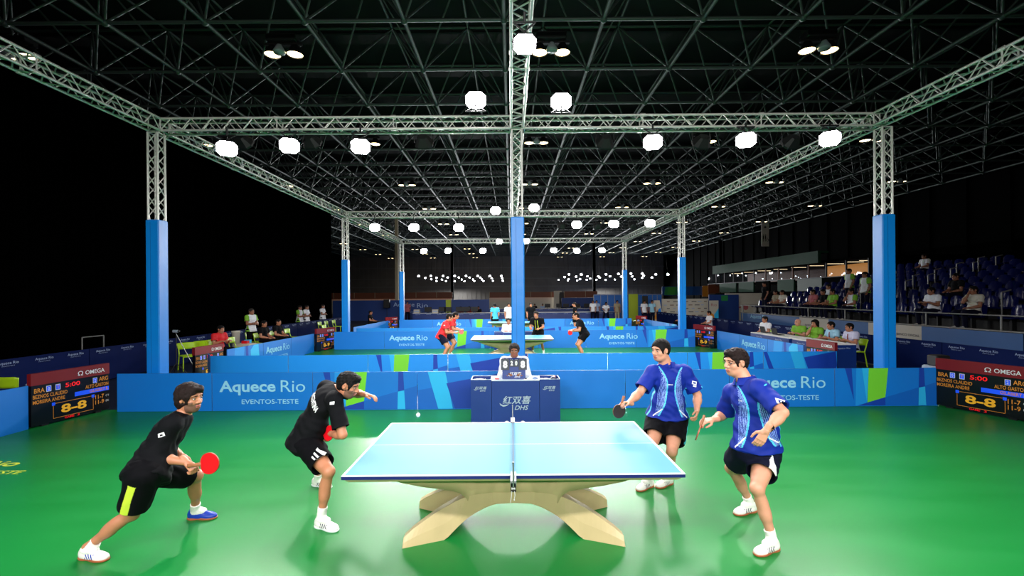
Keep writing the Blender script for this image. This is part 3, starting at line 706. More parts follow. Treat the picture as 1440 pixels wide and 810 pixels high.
desk((0,DY,0),'blue umpire desk with silver mark behind the nearest table')
flip_board((.035,DY+.12,.75),'manual flip score counter showing 8 2 0 8 on the umpire desk')
desk((.02,18.0,0),'blue umpire desk behind the table of the second court')
def small(name, label, cat, loc, fn, rz=0.):
    mb = MB(); fn(mb); o = mb.build(name, None, loc); o.rotation_euler = (0,0,rz); return tag(o, label, cat)
def towel(mb):
    n = 9; v = [((i/(n-1)-.5)*.2, (j/(n-1)-.5)*.2, .02+.03*math.exp(-((i-4)**2+(j-3)**2)/6)+.006*math.sin(i*1.9+j*1.3)) for j in range(n) for i in range(n)]
    mb.add(v+[(x,y,0) for x,y,z in v], [(j*n+i,j*n+i+1,(j+1)*n+i+1,(j+1)*n+i) for j in range(n-1) for i in range(n-1)]+[(i,i+n*n,i+1+n*n,i+1) for i in range(n-1)], M['sock'], True)
small('towel','white towel in the side box of the umpire desk, curtain side','towel',(-.56,DY+.16,.71),towel)
small('towel','white towel in the side box of the umpire desk beside a dark cloth','towel',(.58,DY+.16,.71),towel)
small('dark_cloth','dark cloth bundle in the side box of the umpire desk','cloth',(.72,DY+.2,.71),lambda mb: (mb.sphere((0,0,.03),(.05,.07,.035),M['shoedark'],10,6),mb.sphere((.02,.05,.04),(.03,.03,.03),M['lip'],10,6)))
small('red_box','small red box lying on the umpire desk','box',(-.26,DY+.1,.75),lambda mb: (mb.bbox((-.035,-.02,0),(.035,.02,.02),M['rubred'],.003),mb.bbox((-.03,-.016,.02),(.03,.016,.024),M['white'],.001)))
small('paper_sheet','white score paper lying beside the flip counter on the umpire desk','paper',(.27,DY+.1,.75),lambda mb: (mb.box((-.06,-.07,0),(.06,.09,.004),M['paper']),mb.box((-.05,-.05,.004),(-.01,.08,.0045),M['net'])),.1)
small('stopwatch','small dark stopwatch and clip lying at the edge of the umpire desk','stopwatch',(.4,DY+.12,.75),lambda mb: (mb.bbox((-.05,-.03,0),(.05,.03,.03),M['navyletter'],.006),mb.bbox((-.03,-.02,.03),(.03,.02,.04),M['shoedark'],.003)))
# ================================================================== BATS
def bat(center, axis, normal, label, c1='rubred', c2='rubblack'):
    """axis points from the handle to the blade tip; origin at the blade centre"""
    a = Vector(axis).normalized(); n = Vector(normal); n = (n-a*n.dot(a)).normalized(); s = a.cross(n)
    R = Matrix((s, n, a)).transposed()
    o = empty('table_tennis_bat', center)
    out = []
    for i in range(40):
        t = 2*PI*i/40; x = .0755*math.sin(t); z = .079*math.cos(t)
        if z < -.045: x *= 1-.42*((-.045-z)/.034)**1.3
        out.append((x, z))
    def slab(y0, y1, m, name, k=1., cut=-1):
        mb = MB(); P = [(x*k, z*k) for x, z in out if z > cut]; mb.prism([R @ Vector((x, y0, z)) for x, z in P], R @ Vector((0, y1-y0, 0)), m); return mb.build(name, o)
    slab(-.003, .003, M['ply'], 'blade'); r1 = slab(.0032, .0062, M[c1], 'rubber', .985, -.066); r2 = slab(-.0062, -.0032, M[c2], 'rubber', .985, -.066)
    mb = MB(); n_ = 12; v = []
    for z, w, d in ((-.06,.012,.005),(-.08,.0135,.011),(-.12,.0125,.0115),(-.165,.0165,.012),(-.172,.015,.011)):
        v += [R @ Vector((w*math.cos(2*PI*i/n_), d*math.sin(2*PI*i/n_), z)) for i in range(n_)]
    mb.add(v, [(j*n_+i, j*n_+(i+1)%n_, (j+1)*n_+(i+1)%n_, (j+1)*n_+i) for j in range(4) for i in range(n_)]+[tuple(range(4*n_,5*n_))], M['ply'], True)
    mb.build('handle', o)
    tag(o, label, 'bat'); return o
# ================================================================== CHAIRS, STANDS
def chair(loc, rz, label, proto=[]):
    if proto: o = copy_tree(proto[0]); o.location = loc; o.rotation_euler = (0,0,rz); return tag(o, label, 'chair', 'lime plastic chairs')
    o = empty('plastic_chair', loc, rz)       # faces +y
    mb = MB(); mb.bbox((-.22,-.2,.43),(.22,.22,.46),M['chair'],.012); mb.build('seat', o)
    mb = MB(); n = 8; v = []
    for j in range(5):
        z = .62+.05*j
        for i in range(n+1):
            x = (i/n-.5)*(.44+.02*j); y = -.24-.03*j/4-.035*(1-(2*i/n-1)**2)
            v.append((x, y, z+(-.02 if j == 4 and i in (0, n) else 0)))
    m2 = [(x, y-.018, z) for x, y, z in v]; N = len(v); w = n+1
    f = [(j*w+i, j*w+i+1, (j+1)*w+i+1, (j+1)*w+i) for j in range(4) for i in range(n)]
    mb.add(v+m2, f+[tuple(N+k for k in q[::-1]) for q in f]+[(i,N+i,N+i+1,i+1) for i in range(n)]+[(4*w+i+1,N+4*w+i+1,N+4*w+i,4*w+i) for i in range(n)]+[(j*w,(j+1)*w,N+(j+1)*w,N+j*w) for j in range(4)]+[((j+1)*w+n,j*w+n,N+j*w+n,N+(j+1)*w+n) for j in range(4)], M['chair'], True)
    mb.build('backrest', o)
    for sx in (-1, 1):
        mb = MB(); mb.path([(sx*.2,-.27,.66),(sx*.205,-.2,.44),(sx*.22,-.27,.0)],.016,M['chair'],8); mb.build('leg', o)
        mb = MB(); mb.path([(sx*.2,.2,.44),(sx*.21,.23,.0)],.016,M['chair'],8); mb.build('leg', o)
    mb = MB(); mb.tube((-.19,.2,.42),(.19,.2,.42),.012,M['chair']); mb.tube((-.2,-.2,.42),(.2,-.2,.42),.012,M['chair']); mb.build('stretcher', o)
    proto.append(o)
    return tag(o, label, 'chair', 'lime plastic chairs')
R90 = -PI/2
chair((-9.84,13.95,0), R90-.7, 'lime plastic chair beside the camera stand, nearest the padded column')
chair((-9.7,14.55,0), R90-.4, 'lime plastic chair between the camera stand chair and the person in red')
chair((-9.62,15.0,0), R90, 'lime plastic chair under the seated person in red')
chair((-9.5,15.95,0), R90+.1, 'lime plastic chair between the person in red and the white crate')
chair((-10.2,18.2,0), R90, 'lime plastic chair under the volunteer with folded arms')
chair((-9.62,17.75,0), R90, 'lime plastic chair under the bearded man in black')
chair((-9.6,18.8,0), R90, 'lime plastic chair under the second man in black')
chair((-9.55,20.0,0), R90, 'empty lime plastic chair beyond the second man in black')
chair((-9.0,22.6,0), R90, 'empty lime plastic chair behind the small scoreboard of the second court')
chair((-8.97,8.35,0), 0., 'lime plastic chair at the picture edge behind the near scoreboard')
chair((10.25,13.75,0), PI/2, 'lime plastic chair under the official with a purple tie')
chair((10.25,14.55,0), PI/2, 'lime plastic chair under the official in a pale blue shirt')
chair((10.3,15.5,0), PI/2, 'lime plastic chair under the long-haired woman in green')
chair((10.3,16.4,0), PI/2, 'lime plastic chair under the bald man in green')
chair((10.1,18.2,0), PI/2, 'lime plastic chair under the volunteer in white shorts')
for i, (y, t) in enumerate(((25.3,'first'),(26.2,'second'),(27.3,'third'))): chair((-10.35,y,0), R90, 'small lime chair in front of the standing volunteers, %s of three' % t)
mb = MB(); o = empty('camera_stand', (-9.5,12.95,0))
for a in (0.3, 2.4, 4.5): mb.tube((0,0,.35),(.3*math.cos(a),.3*math.sin(a),.01),.011,M['black'])
mb.build('tripod', o); mb = MB(); mb.tube((0,0,.3),(0,0,1.22),.012,M['black']); mb.build('pole', o)
mb = MB(); mb.tube((-.03,.0,1.24),(.45,.1,.18),.01,M['steel']); mb.build('boom', o)
mb = MB(); mb.bbox((-.09,-.03,1.22),(.05,.03,1.29),M['silver'],.008); mb.tube((.05,0,1.255),(.1,0,1.255),.025,M['black']); mb.build('camera', o)
tag(o, 'black camera stand with a slanting boom beside the lime chair', 'camera stand')
def crate(mb):
    mb.bbox((-.3,-.25,0),(.3,.25,.52),M['offwhite'],.01); mb.box((.301,-.2,.25),(.303,.2,.42),M['white']); mb.box((.303,-.16,.28),(.304,-.04,.38),M['net']); mb.box((.303,.02,.28),(.304,.14,.38),M['net'])
small('white_crate','white printed crate between the person in red and the teal cooler','crate',(-9.75,16.7,0),lambda mb: crate(mb))
small('snack_box','small red and blue box on top of the white crate','box',(-9.72,16.78,.52),lambda mb: (mb.bbox((-.1,-.17,0),(.1,.0,.1),M['rubred'],.005),mb.bbox((-.1,.0,0),(.1,.14,.12),M['cyan'],.005)))
small('cooler_box','teal cooler box with pale lid between the white crate and the men in black','cooler',(-9.75,17.25,0),lambda mb: (mb.bbox((-.22,-.22,0),(.22,.22,.4),M['cooler'],.02),mb.bbox((-.23,-.23,.4),(.23,.23,.46),M['offwhite'],.015)))
small('white_bin','tall white cylinder standing behind the crate','container',(-10.25,17.0,0),lambda mb: mb.lathe([(0,0),(.14,0),(.13,.88),(.15,.9),(.15,.96),(0,.97)],M['offwhite'],20))
small('tubular_stand','thin silver tubular stand behind the navy barrier by the black curtain','stand',(-11.35,12.4,0),lambda mb: (mb.path([(0,-.32,.0),(0,-.32,1.17),(0,.32,1.17),(0,.32,.0)],.015,M['rail'],8),mb.tube((0,-.32,.4),(0,.32,.4),.012,M['rail'])))
small('traffic_cone_sign','small orange and white post by the curtain, half hidden by a navy barrier','post',(-11.3,7.9,0),lambda mb: mb.lathe([(.12,0),(.12,.05),(.06,.06),(.05,.85),(.0,.87)],M['pink'],16))
small('green_coil','dark green ring leaning behind the navy barrier, half hidden','ring',(-11.35,8.2,0),lambda mb: mb.path([(0,.3*math.cos(a/12*PI),.65+.3*math.sin(a/12*PI)) for a in range(13)],.02,M['cooler'],8))
small('equipment_case','narrow pale case between the near scoreboard and the lime chair','case',(-8.42,8.1,0),lambda mb: mb.bbox((-.09,-.12,0),(.09,.12,.72),M['silver'],.02))
small('equipment_case','small pale case with black top standing behind the scoreboard of the grandstand side','case',(8.7,9.3,0),lambda mb: (mb.bbox((-.2,-.2,0),(.2,.2,.7),M['silver'],.02),mb.bbox((-.16,-.12,.7),(.12,.12,.92),M['black'],.02)))
# ================================================================== PEOPLE: smooth distance-field bodies
A3 = lambda v: np.array(v, float)
def nz(v): v = A3(v); return v/max(np.linalg.norm(v), 1e-9)
def frame3(F_, U_):
    """rows: left, forward, up"""
    F_ = nz(F_); U_ = A3(U_); U_ = nz(U_-F_*U_.dot(F_)); L_ = np.cross(U_, F_)
    return np.array([L_, F_, U_])
class Sdf:
    def __init__(s, lo, hi, h):
        s.h = h; s.lo = A3(lo); n = np.maximum(4, np.ceil((A3(hi)-s.lo)/h).astype(int)+1)
        s.ax = [s.lo[i]+h*np.arange(n[i]) for i in range(3)]; s.f = np.full(n, .06, np.float32)
    def sub(s, lo, hi, pad):
        sl = []
        for i in range(3):
            a = int(max(0, math.floor((lo[i]-pad-s.lo[i])/s.h))); b = int(min(len(s.ax[i]), math.ceil((hi[i]+pad-s.lo[i])/s.h)+1)); sl.append(slice(a, max(a, b)))
        if any(q.stop <= q.start for q in sl): return None, None
        X = s.ax[0][sl[0]][:, None, None].astype(np.float32); Y = s.ax[1][sl[1]][None, :, None].astype(np.float32); Z = s.ax[2][sl[2]][None, None, :].astype(np.float32)
        return tuple(sl), (X, Y, Z)
    def comb(s, sl, d, k, sub=False):
        g = s.f[sl]
        if sub: s.f[sl] = np.maximum(g, -d); return
        if k <= 0: s.f[sl] = np.minimum(g, d); return
        q = np.maximum(k-np.abs(g-d), 0)/k
        s.f[sl] = np.minimum(g, d)-q*q*k*.25
    def planes(s, P, d, cuts):
        for c, n in cuts or ():
            c = A3(c); n = nz(n); d = np.maximum(d, (P[0]-c[0])*n[0]+(P[1]-c[1])*n[1]+(P[2]-c[2])*n[2])
        return d
    def cone(s, a, b, ra, rb, k=.02, cuts=None, sub=False, bulge=0.):
        a = A3(a); b = A3(b); r = max(ra, rb)+abs(bulge); sl, P = s.sub(np.minimum(a, b)-r, np.maximum(a, b)+r, k+.03)
        if sl is None: return
        d = b-a; L2 = max(d.dot(d), 1e-9)
        px, py, pz = P[0]-a[0], P[1]-a[1], P[2]-a[2]
        t = np.clip((px*d[0]+py*d[1]+pz*d[2])/L2, 0, 1)
        q = np.sqrt((px-t*d[0])**2+(py-t*d[1])**2+(pz-t*d[2])**2)-(ra+(rb-ra)*t)
        if bulge: q = q-bulge*np.sin(np.pi*t)
        s.comb(sl, s.planes(P, q, cuts), k, sub)
    def ell(s, c, r, R=None, k=.02, cuts=None, sub=False):
        c = A3(c); r = A3(r); m = r.max(); sl, P = s.sub(c-m, c+m, k+.03)
        if sl is None: return
        if R is None: R = np.eye(3)
        px, py, pz = P[0]-c[0], P[1]-c[1], P[2]-c[2]
        q = [(px*R[i][0]+py*R[i][1]+pz*R[i][2]) for i in range(3)]
        k0 = np.sqrt(sum((q[i]/r[i])**2 for i in range(3))); k1 = np.sqrt(sum((q[i]/r[i]**2)**2 for i in range(3)))+1e-6
        s.comb(sl, s.planes(P, k0*(k0-1)/k1, cuts), k, sub)
    def noise(s, amp, freq, seed=1):
        r = np.random.RandomState(seed); X, Y, Z = s.ax[0][:, None, None], s.ax[1][None, :, None], s.ax[2][None, None, :]
        m = np.abs(s.f) < .03; idx = np.nonzero(m); x = s.ax[0][idx[0]]; y = s.ax[1][idx[1]]; z = s.ax[2][idx[2]]; a = np.zeros(len(x))
        for i in range(7):
            d = r.randn(3); d /= np.linalg.norm(d); fr = freq*(.6+r.rand()*1.2)*(1+i*.2)
            w = .7*np.sin(3*(x*d[1]+y*d[2]+z*d[0])*freq*.4+i)
            a += np.sin((x*d[0]+y*d[1]+z*d[2])*fr*2*PI+r.rand()*6.28+w)/(1+i*.25)
        s.f[idx] += (a*amp/3).astype(np.float32)
    def folds(s, c, d, amp, wl, width):
        """drapery ridges running across direction d around point c"""
        c = A3(c); d = nz(d); idx = np.nonzero(np.abs(s.f) < .03); P = np.stack([s.ax[i][idx[i]] for i in range(3)], 1)-c
        t = P@d; w = np.exp(-(P**2).sum(1)/width**2)
        s.f[idx] += (amp*w*np.sin(t*2*PI/wl+2*np.sin(P@np.roll(d, 1)*18))).astype(np.float32)
    def mesh(s, minz=None):
        f = s.f; ng = f < 0
        if not ng.any(): return np.zeros((0,3)), np.zeros((0,4), int)
        c = np.zeros(np.array(f.shape)-1, np.int8)
        for i in (0,1):
            for j in (0,1):
                for k in (0,1): c += ng[i:f.shape[0]-1+i, j:f.shape[1]-1+j, k:f.shape[2]-1+k]
        act = (c > 0) & (c < 8); idx = np.argwhere(act); vid = np.full(act.shape, -1, np.int32); vid[act] = np.arange(len(idx))
        acc = np.zeros((len(idx), 3)); cnt = np.zeros(len(idx))
        cor = [(i,j,k) for i in (0,1) for j in (0,1) for k in (0,1)]
        val = {q: f[idx[:,0]+q[0], idx[:,1]+q[1], idx[:,2]+q[2]] for q in cor}
        for a in cor:
            for ax in range(3):
                if a[ax]: continue
                b = list(a); b[ax] = 1; b = tuple(b); va, vb = val[a], val[b]; m = (va < 0) != (vb < 0)
                t = np.where(m, va/np.where(m, va-vb, 1), 0); p = np.array(a, float)[None].repeat(len(idx), 0); p[:, ax] += t
                acc[m] += p[m]; cnt[m] += 1
        V = s.lo+s.h*(idx+acc/cnt[:, None])
        Q = []
        for ax in range(3):
            o = [1,1,1]; o[ax] = 0
            sh = [slice(o[i], f.shape[i]-1) for i in range(3)]; A = ng[tuple(sh)]
            sh2 = list(sh); sh2[ax] = slice(1, f.shape[ax]); B = ng[tuple(sh2)]
            e = np.argwhere(A != B)
            if not len(e): continue
            inside = A[e[:,0], e[:,1], e[:,2]]; e = e+np.array(o); u, v = (ax+1) % 3, (ax+2) % 3
            def g(du, dv): q = e.copy(); q[:, u] -= du; q[:, v] -= dv; return vid[q[:,0], q[:,1], q[:,2]]
            q = np.stack([g(1,1), g(0,1), g(0,0), g(1,0)], 1); q[~inside] = q[~inside][:, ::-1]; Q.append(q)
        return V, np.concatenate(Q)
def np_mesh(name, parts, mats, mf=None):
    """parts: list of (V, Q); mf(centres) -> material index"""
    Vs = []; Qs = []; o = 0
    for V, Q in parts:
        Vs.append(V); Qs.append(Q+o); o += len(V)
    V = np.concatenate(Vs); Q = np.concatenate(Qs); me = bpy.data.meshes.new(name)
    me.vertices.add(len(V)); me.vertices.foreach_set('co', V.astype(np.float32).ravel())
    me.loops.add(Q.size); me.loops.foreach_set('vertex_index', Q.astype(np.int32).ravel())
    me.polygons.add(len(Q)); me.polygons.foreach_set('loop_start', np.arange(0, Q.size, 4, dtype=np.int32)); me.polygons.foreach_set('loop_total', np.full(len(Q), 4, np.int32))
    for m in mats: me.materials.append(m)
    if mf is not None: me.polygons.foreach_set('material_index', mf(V[Q].mean(1)).astype(np.int32))
    me.polygons.foreach_set('use_smooth', np.ones(len(Q), bool)); me.update(calc_edges=True); me.validate()
    return me
def build_person(J, st, h=.006, hh=.003, ground=0.):
    """J: joint dictionary (world). st: style. Returns dict of meshes relative to the base point and the base."""
    J = {k: A3(v) for k, v in J.items()}; fat = st.get('fat', 0.); g = lambda k, d: st.get(k, d)
    base = A3([ (J['la'][0]+J['ra'][0])/2, (J['la'][1]+J['ra'][1])/2, ground])
    for k in J: J[k] = J[k]-base
    hip = (J['lh']+J['rh'])/2; Lc = nz(J['ls']-J['rs']); Lp = nz(J['lh']-J['rh']); shm = (J['ls']+J['rs'])/2
    Uc = nz(J['neck']-J['chest']*.5-hip*.5); Rc = np.array([nz(Lc-Uc*Lc.dot(Uc)), np.cross(nz(Lc-Uc*Lc.dot(Uc)), Uc), Uc]); Fc = Rc[1]
    Up = nz(J['chest']-hip); Lq = nz(Lp-Up*Lp.dot(Up)); Rp = np.array([Lq, np.cross(Lq, Up), Up]); Fp = Rp[1]
    Rm = np.array([nz(Rc[0]+Rp[0]), nz(Fc+Fp), nz(Uc+Up)])
    chest = J['chest']*.45+shm*.55-Uc*.04; belly = (J['chest']+hip)/2
    Rh = frame3(g('face', Fc), g('headup', Uc+A3((0,0,1)))); Lh, Fh, Uh = Rh; hc = J['head']
    out = {}; lo = np.min(list(J.values()), 0); hi = np.max(list(J.values()), 0)
    # ---------- body
    S_ = Sdf(lo-.17, hi+.17, h)
    def torso(s, e, k=.05, cuts=None, f2=fat):
        s.ell(chest, (.165+e, .105+e+f2*.25, .17+e), Rc, k, cuts)
        s.ell(chest+Uc*.02+Fc*.03, (.13+e, .085+e, .11+e), Rc, k, cuts)
        s.ell(belly, (.142+e+f2*.6, .103+e+f2*.6, .17+e), Rm, k, cuts)
        s.ell(belly+Fp*.035-Up*.02, (.11+e+f2*.5, .085+e+f2, .12+e), Rm, k, cuts)
        s.ell(hip+Up*.03, (.158+e+f2*.4, .118+e+f2*.4, .13+e), Rp, k, cuts)
        s.ell(hip-Fp*.045-Up*.02, (.135+e, .10+e, .11+e), Rp, k, cuts)
        for sd in ('l', 'r'):
            s.cone(J['neck']-Uc*.045, J[sd+'s'], .062+e*.8, .058+e*.8, k, cuts); s.cone(J['neck']-Uc*.005, J['neck']*.55+J[sd+'s']*.45, .056+e*.5, .05+e*.6, k, cuts)
    def leg(s, sd, e=0.):
        a, b, c = J[sd+'h'], J[sd+'k'], J[sd+'a']; sgn = 1 if sd == 'l' else -1
        s.cone(a+(b-a)*.02, b, .088+fat*.3+e, .055+e, .03, bulge=.008)
        s.ell(b+nz(b-(a+c)/2)*.008, (.052, .052, .056), None, .03)
        d = nz(c-b); back = nz(np.cross(d, np.cross(d, nz(b-(a+c)/2+Fp*.05)))); 
        s.cone(b, b+(c-b)*.55, .047+e, .046+e, .02); s.cone(b+(c-b)*.5, c, .043+e, .034+e, .03)
        s.ell(b+(c-b)*.33+back*.022, (.044+e, .044+e, .10), frame3(np.cross(d, (.3,.9,.1)), d), .03)
    torso(S_, -.004); S_.cone(J['neck']-Uc*.03, hc-Uh*.05-Fh*.015, .060+fat*.2, .055+fat*.15, .03)
    for sd in ('l', 'r'):
        leg(S_, sd)
        s0, e0, w0 = J[sd+'s'], J[sd+'e'], J[sd+'w']
        S_.ell(s0, (.062,.062,.062), None, .03); S_.cone(s0, e0, .052+fat*.1, .041, .03, bulge=.006)
        S_.cone(e0, e0+(w0-e0)*.4, .041+fat*.05, .041+fat*.05, .02); S_.cone(e0+(w0-e0)*.3, w0, .042+fat*.05, .028, .03)
        # simple foot inside the shoe
        S_.cone(J[sd+'a'], J[sd+'a']*.7+J[sd+'t']*.3-(0,0,.0), .032, .022, .02)
    parts = [S_.mesh()]
    # ---------- head (finer grid)
    ks = g('headscale', 1.07); H_ = Sdf(hc-.17, hc+.17, hh); P = lambda l, f, u: hc+(Lh*l+Fh*f+Uh*u)*ks
    class HW:
        def ell(s_, c, r, *a, **k): H_.ell(c, A3(r)*ks, *a, **k)
        def cone(s_, a0, b0, ra, rb, *a, **k): H_.cone(a0, b0, ra*ks, rb*ks, *a, **k)
    W_ = HW()
    W_.ell(P(0,-.012,.028), (.077,.096,.088), Rh, .02); W_.ell(P(0,.022,-.035), (.060,.070,.080), Rh, .03); W_.ell(P(0,.050,-.088), (.030+fat*.1,.028,.022), Rh, .025)
    W_.ell(P(0,.02,-.07), (.052+fat*.2,.055,.035), Rh, .03)
    for s in (-1, 1): W_.ell(P(s*.040,.052,-.022), (.022,.026,.022), Rh, .02)
    W_.ell(P(0,.066,.036), (.052,.026,.016), Rh, .02)
    for s in (-1, 1): W_.ell(P(s*.031,.088,.012), (.018,.014,.011), Rh, sub=True)
    for s in (-1, 1): W_.ell(P(s*.031,.074,.012), (.0145,.0135,.0115), Rh, .004)
    W_.cone(P(0,.084,.020), P(0,.104,-.016), .009, .0125, .012); W_.ell(P(0,.106,-.020), (.013,.012,.010), Rh, .008)
    for s in (-1, 1): W_.ell(P(s*.012,.094,-.024), (.009,.010,.008), Rh, .006)
    W_.ell(P(0,.089,-.050), (.024,.012,.0065), Rh, .005); W_.ell(P(0,.087,-.062), (.021,.012,.0075), Rh, .005)
    W_.ell(P(0,.097,-.0558), (.022,.008,.0015), Rh, sub=True)
    for s in (-1, 1):
        W_.ell(P(s*.077,-.006,.004), (.010,.020,.031), Rh, .008); W_.ell(P(s*.087,-.002,.006), (.006,.010,.018), Rh, sub=True)
    W_.cone(J['neck']-Uc*.0, hc-Uh*.05-Fh*.02, .060+fat*.2, .054+fat*.15, .03)
    parts.append(H_.mesh())
    # ---------- hands
    for sd in ('l', 'r'):
        hd = g(sd+'hand', {}); w0 = J[sd+'w']; d = nz(hd.get('d', J[sd+'hd']-w0)); n = A3(hd.get('n', (0,0,-1) if abs(d[2]) < .8 else Lc*(1 if sd == 'r' else -1))); n = nz(n-d*n.dot(d)); t = np.cross(d, n)*(-1 if sd == 'r' else 1)  # thumb side
        if 't' in hd: tt = A3(hd['t']); t = t if t.dot(tt) > 0 else -t
        curl = hd.get('curl', .35); sc = hd.get('s', 1.); s3 = hd.get('h', .0032)
        G = Sdf(w0-.05*np.abs(d)-.13+d*.06, w0+.13+d*.06+.03, s3); w1 = w0
        G.cone(w0-d*.05, w0+d*.01, .027, .026, .01)
        for i, (off, ln) in enumerate(((.030,.074),(.010,.080),(-.010,.076),(-.029,.060))):
            k0 = w1+d*.088*sc+t*off*.95*sc; G.cone(w1+d*.015+t*off*.55, k0, .0145*sc, .0115*sc, .010)
            p = k0; a = curl*(.9 if i else .8)*hd.get('c1', 1.); q = 1.*sc
            for m, (fr, rr) in enumerate(((.46,.0095),(.30,.0088),(.24,.0080))):
                dd = nz(d*math.cos(a)+n*math.sin(a)+t*off*.25*(1-curl*.6)); p2 = p+dd*ln*fr*q; G.cone(p, p2, (rr+.0008)*sc, rr*sc, .0035); p = p2; a += curl*1.05
        p = w1+d*.03+t*.022; th = hd.get('th', .5); q1 = p+nz(d*.55+t*(.75-.3*th)+n*.35)*.04*sc; q2 = q1+nz(d*.85+t*(.35-.45*th)+n*(.15+.5*th))*.032*sc; q3 = q2+nz(d*.9+t*(.1-.5*th)+n*(.2+.5*th))*.026*sc
        G.cone(w1+d*.012+t*.01, p, .016, .0155*sc, .01); G.cone(p, q1, .0155*sc, .0115*sc, .006); G.cone(q1, q2, .0112*sc, .0098*sc, .003); G.cone(q2, q3, .0098*sc, .0085*sc, .003)
        parts.append(G.mesh())
        out[sd+'grip'] = base+w1+d*.088*sc+n*.030*sc; out[sd+'t'] = t
    sm = [M[g('skin', 'skin')], M['lip'], M['stubble'], M['eye'], M['eyewhite'], M[g('haircol', 'hair')]]
    stub = g('stubble', 0)
    def facemat(c):
        q = (c-hc)@Rh.T/ks; l, f, u = np.abs(q[:,0]), q[:,1], q[:,2]; r = np.zeros(len(c), int); near = (l < .1)&(np.abs(u) < .13)&(f > -.02)&(f < .14)
        if stub: r[near&(f > .01)&(u < -.036+(.02*(l > .045)))&(u > -.12)&~((f > .1))] = 2
        if stub: r[near&(f > .06)&(u < -.030)&(l < .03)] = 2
        r[near&(f > .084)&(u < -.044)&(u > -.069)&(l < .021)] = 1
        e = near&(f > .078)&(((l-.031)/.0135)**2+((u-.012)/.0065)**2 < 1); r[e] = 4; r[e&(l > .025)&(l < .037)] = 3
        e2 = near&(f > .07)&(np.abs(u-.0165-.0) < .0025)&(l > .017)&(l < .047); r[e2] = 3
        r[near&(f > .06)&(np.abs(u-.036+.003*(l/.03)**2) < .0045)&(l > .012)&(l < .050)] = 5
        return r
    out['body'] = np_mesh('person_body', parts, sm, facemat)
    # ---------- hair
    hs = g('hairstyle', 'short'); GG = Sdf(hc-.18, hc+.18, hh*1.15)
    class HG:
        def ell(s_, c, r, *a, **k): GG.ell(c, A3(r)*ks, *a, **k)
        def noise(s_, *a): GG.noise(*a)
        def mesh(s_): return GG.mesh()
    G = HG()
    if hs != 'bald':
        t_ = {'short': .014, 'long': .021, 'wave': .015, 'crop': .006, 'woman': .022}[hs]
        G.ell(P(0,-.014,.030), (.077+t_,.097+t_,.088+t_), Rh, 0)
        if hs in ('long', 'woman'): G.ell(P(0,-.045,-.02 if hs == 'long' else -.06), (.088,.070,.085 if hs == 'long' else .12), Rh, .02); G.ell(P(0,.055,.085), (.062,.055,.038), Rh, .02)
        else: G.ell(P(0,-.055,-.01), (.070,.052,.07), Rh, .02)
        if hs == 'wave': G.ell(P(0,.045,.095), (.055,.055,.028), Rh, .02)
        fl = {'short': .050, 'long': .040, 'wave': .055, 'crop': .060, 'woman': .05}[hs]
        def cutter(lo_, hi_):
            pass
        # face opening, neck line
        G.ell(P(0,.118,-.03), (.12,.085,.104 if hs != 'long' else .094), Rh, sub=True)
        G.ell(P(0,.02,-.13), (.13,.10,.085 if hs not in ('long','woman') else .06), Rh, sub=True)
        for s in (-1, 1):
            if hs not in ('long','woman'): G.ell(P(s*.09,.006,-.005), (.035,.030,.042), Rh, sub=True)
            elif hs == 'long': G.ell(P(s*.095,.012,-.02), (.03,.022,.035), Rh, sub=True)
        G.noise(.0055 if hs in ('long','wave','woman') else .002, 11 if hs in ('long','woman') else 16, 3)
        V, Q = G.mesh()
        if len(V): out['hair'] = np_mesh('hair', [(V, Q)], [M[g('haircol', 'hair')]])
    # ---------- shirt
    e = g('loose', .014); hemd = g('hem', .10); hem = hip-Up*hemd; hn = nz(Up*(1-g('hemz', 0))+A3((0,0,1))*g('hemz', 0)); G = Sdf(lo-.2, hi+.2, h*1.05)
    cuts = [(hem, -hn)]; nk = J['neck']+Uc*.012
    torso(G, e, .05, cuts)
    G.cone(belly-Up*.02, hip-Up*(hemd+.06), .13+e+fat*.5, .145+e+g('flare', .015)+fat*.4, .05, cuts)
    G.ell(hip-Up*.05, (.192+e+fat*.5, .16+e+fat*.5, .15), Rp, .04, cuts)
    if g('hemz', 0):
        for sd in ('l', 'r'): G.cone(J[sd+'h'], J[sd+'h']*.45+J[sd+'k']*.55, .109+g('sloose', .018)+fat*.3, .105+g('sloose', .018)+fat*.2, .05, cuts)
    sl_ = g('sleeve', .72); ends = []
    for sd in ('l', 'r'):
        s0, e0, w0 = J[sd+'s'], J[sd+'e'], J[sd+'w']; d = nz(e0-s0)
        G.ell(s0+Uc*.004, (.064+e,)*3, None, .04)
        if sl_ <= 1:
            c = s0+(e0-s0)*sl_; q = [(c, d)]; G.cone(s0, c+d*.05, .058+e, .066+e*1.6, .035, q)
        else:
            G.cone(s0, e0, .056+e, .048+e, .03); d2 = nz(w0-e0); c = e0+(w0-e0)*.95; G.cone(e0, c, .048+e, .034+e*.6, .03, [(c, d2)])
        ends.append((c, d))
    G.folds(belly+Fc*.1, nz(Up+Lc*.4), .0045, .075, .22); G.folds(belly-Fc*.1, nz(Up-Lc*.5), .004, .085, .22); G.noise(.0035, 7, g('seed', 4))
    for c, d in ends:
        if sl_ <= 1: G.cone(c-d*.025, c+d*.05, .050+e, .056+e*1.2, 0, None, True)
    # keep the front cavities of hem and neck
    G.cone(nk+Uc*.012, nk+Uc*.13, .056+fat*.15, .085, 0, None, True)
    sh = g('shirt', 'shirtwhite'); msh = [M[sh]]+[M[x] for x in g('shirtmats', [])]; mfun = g('shirtfn', None)
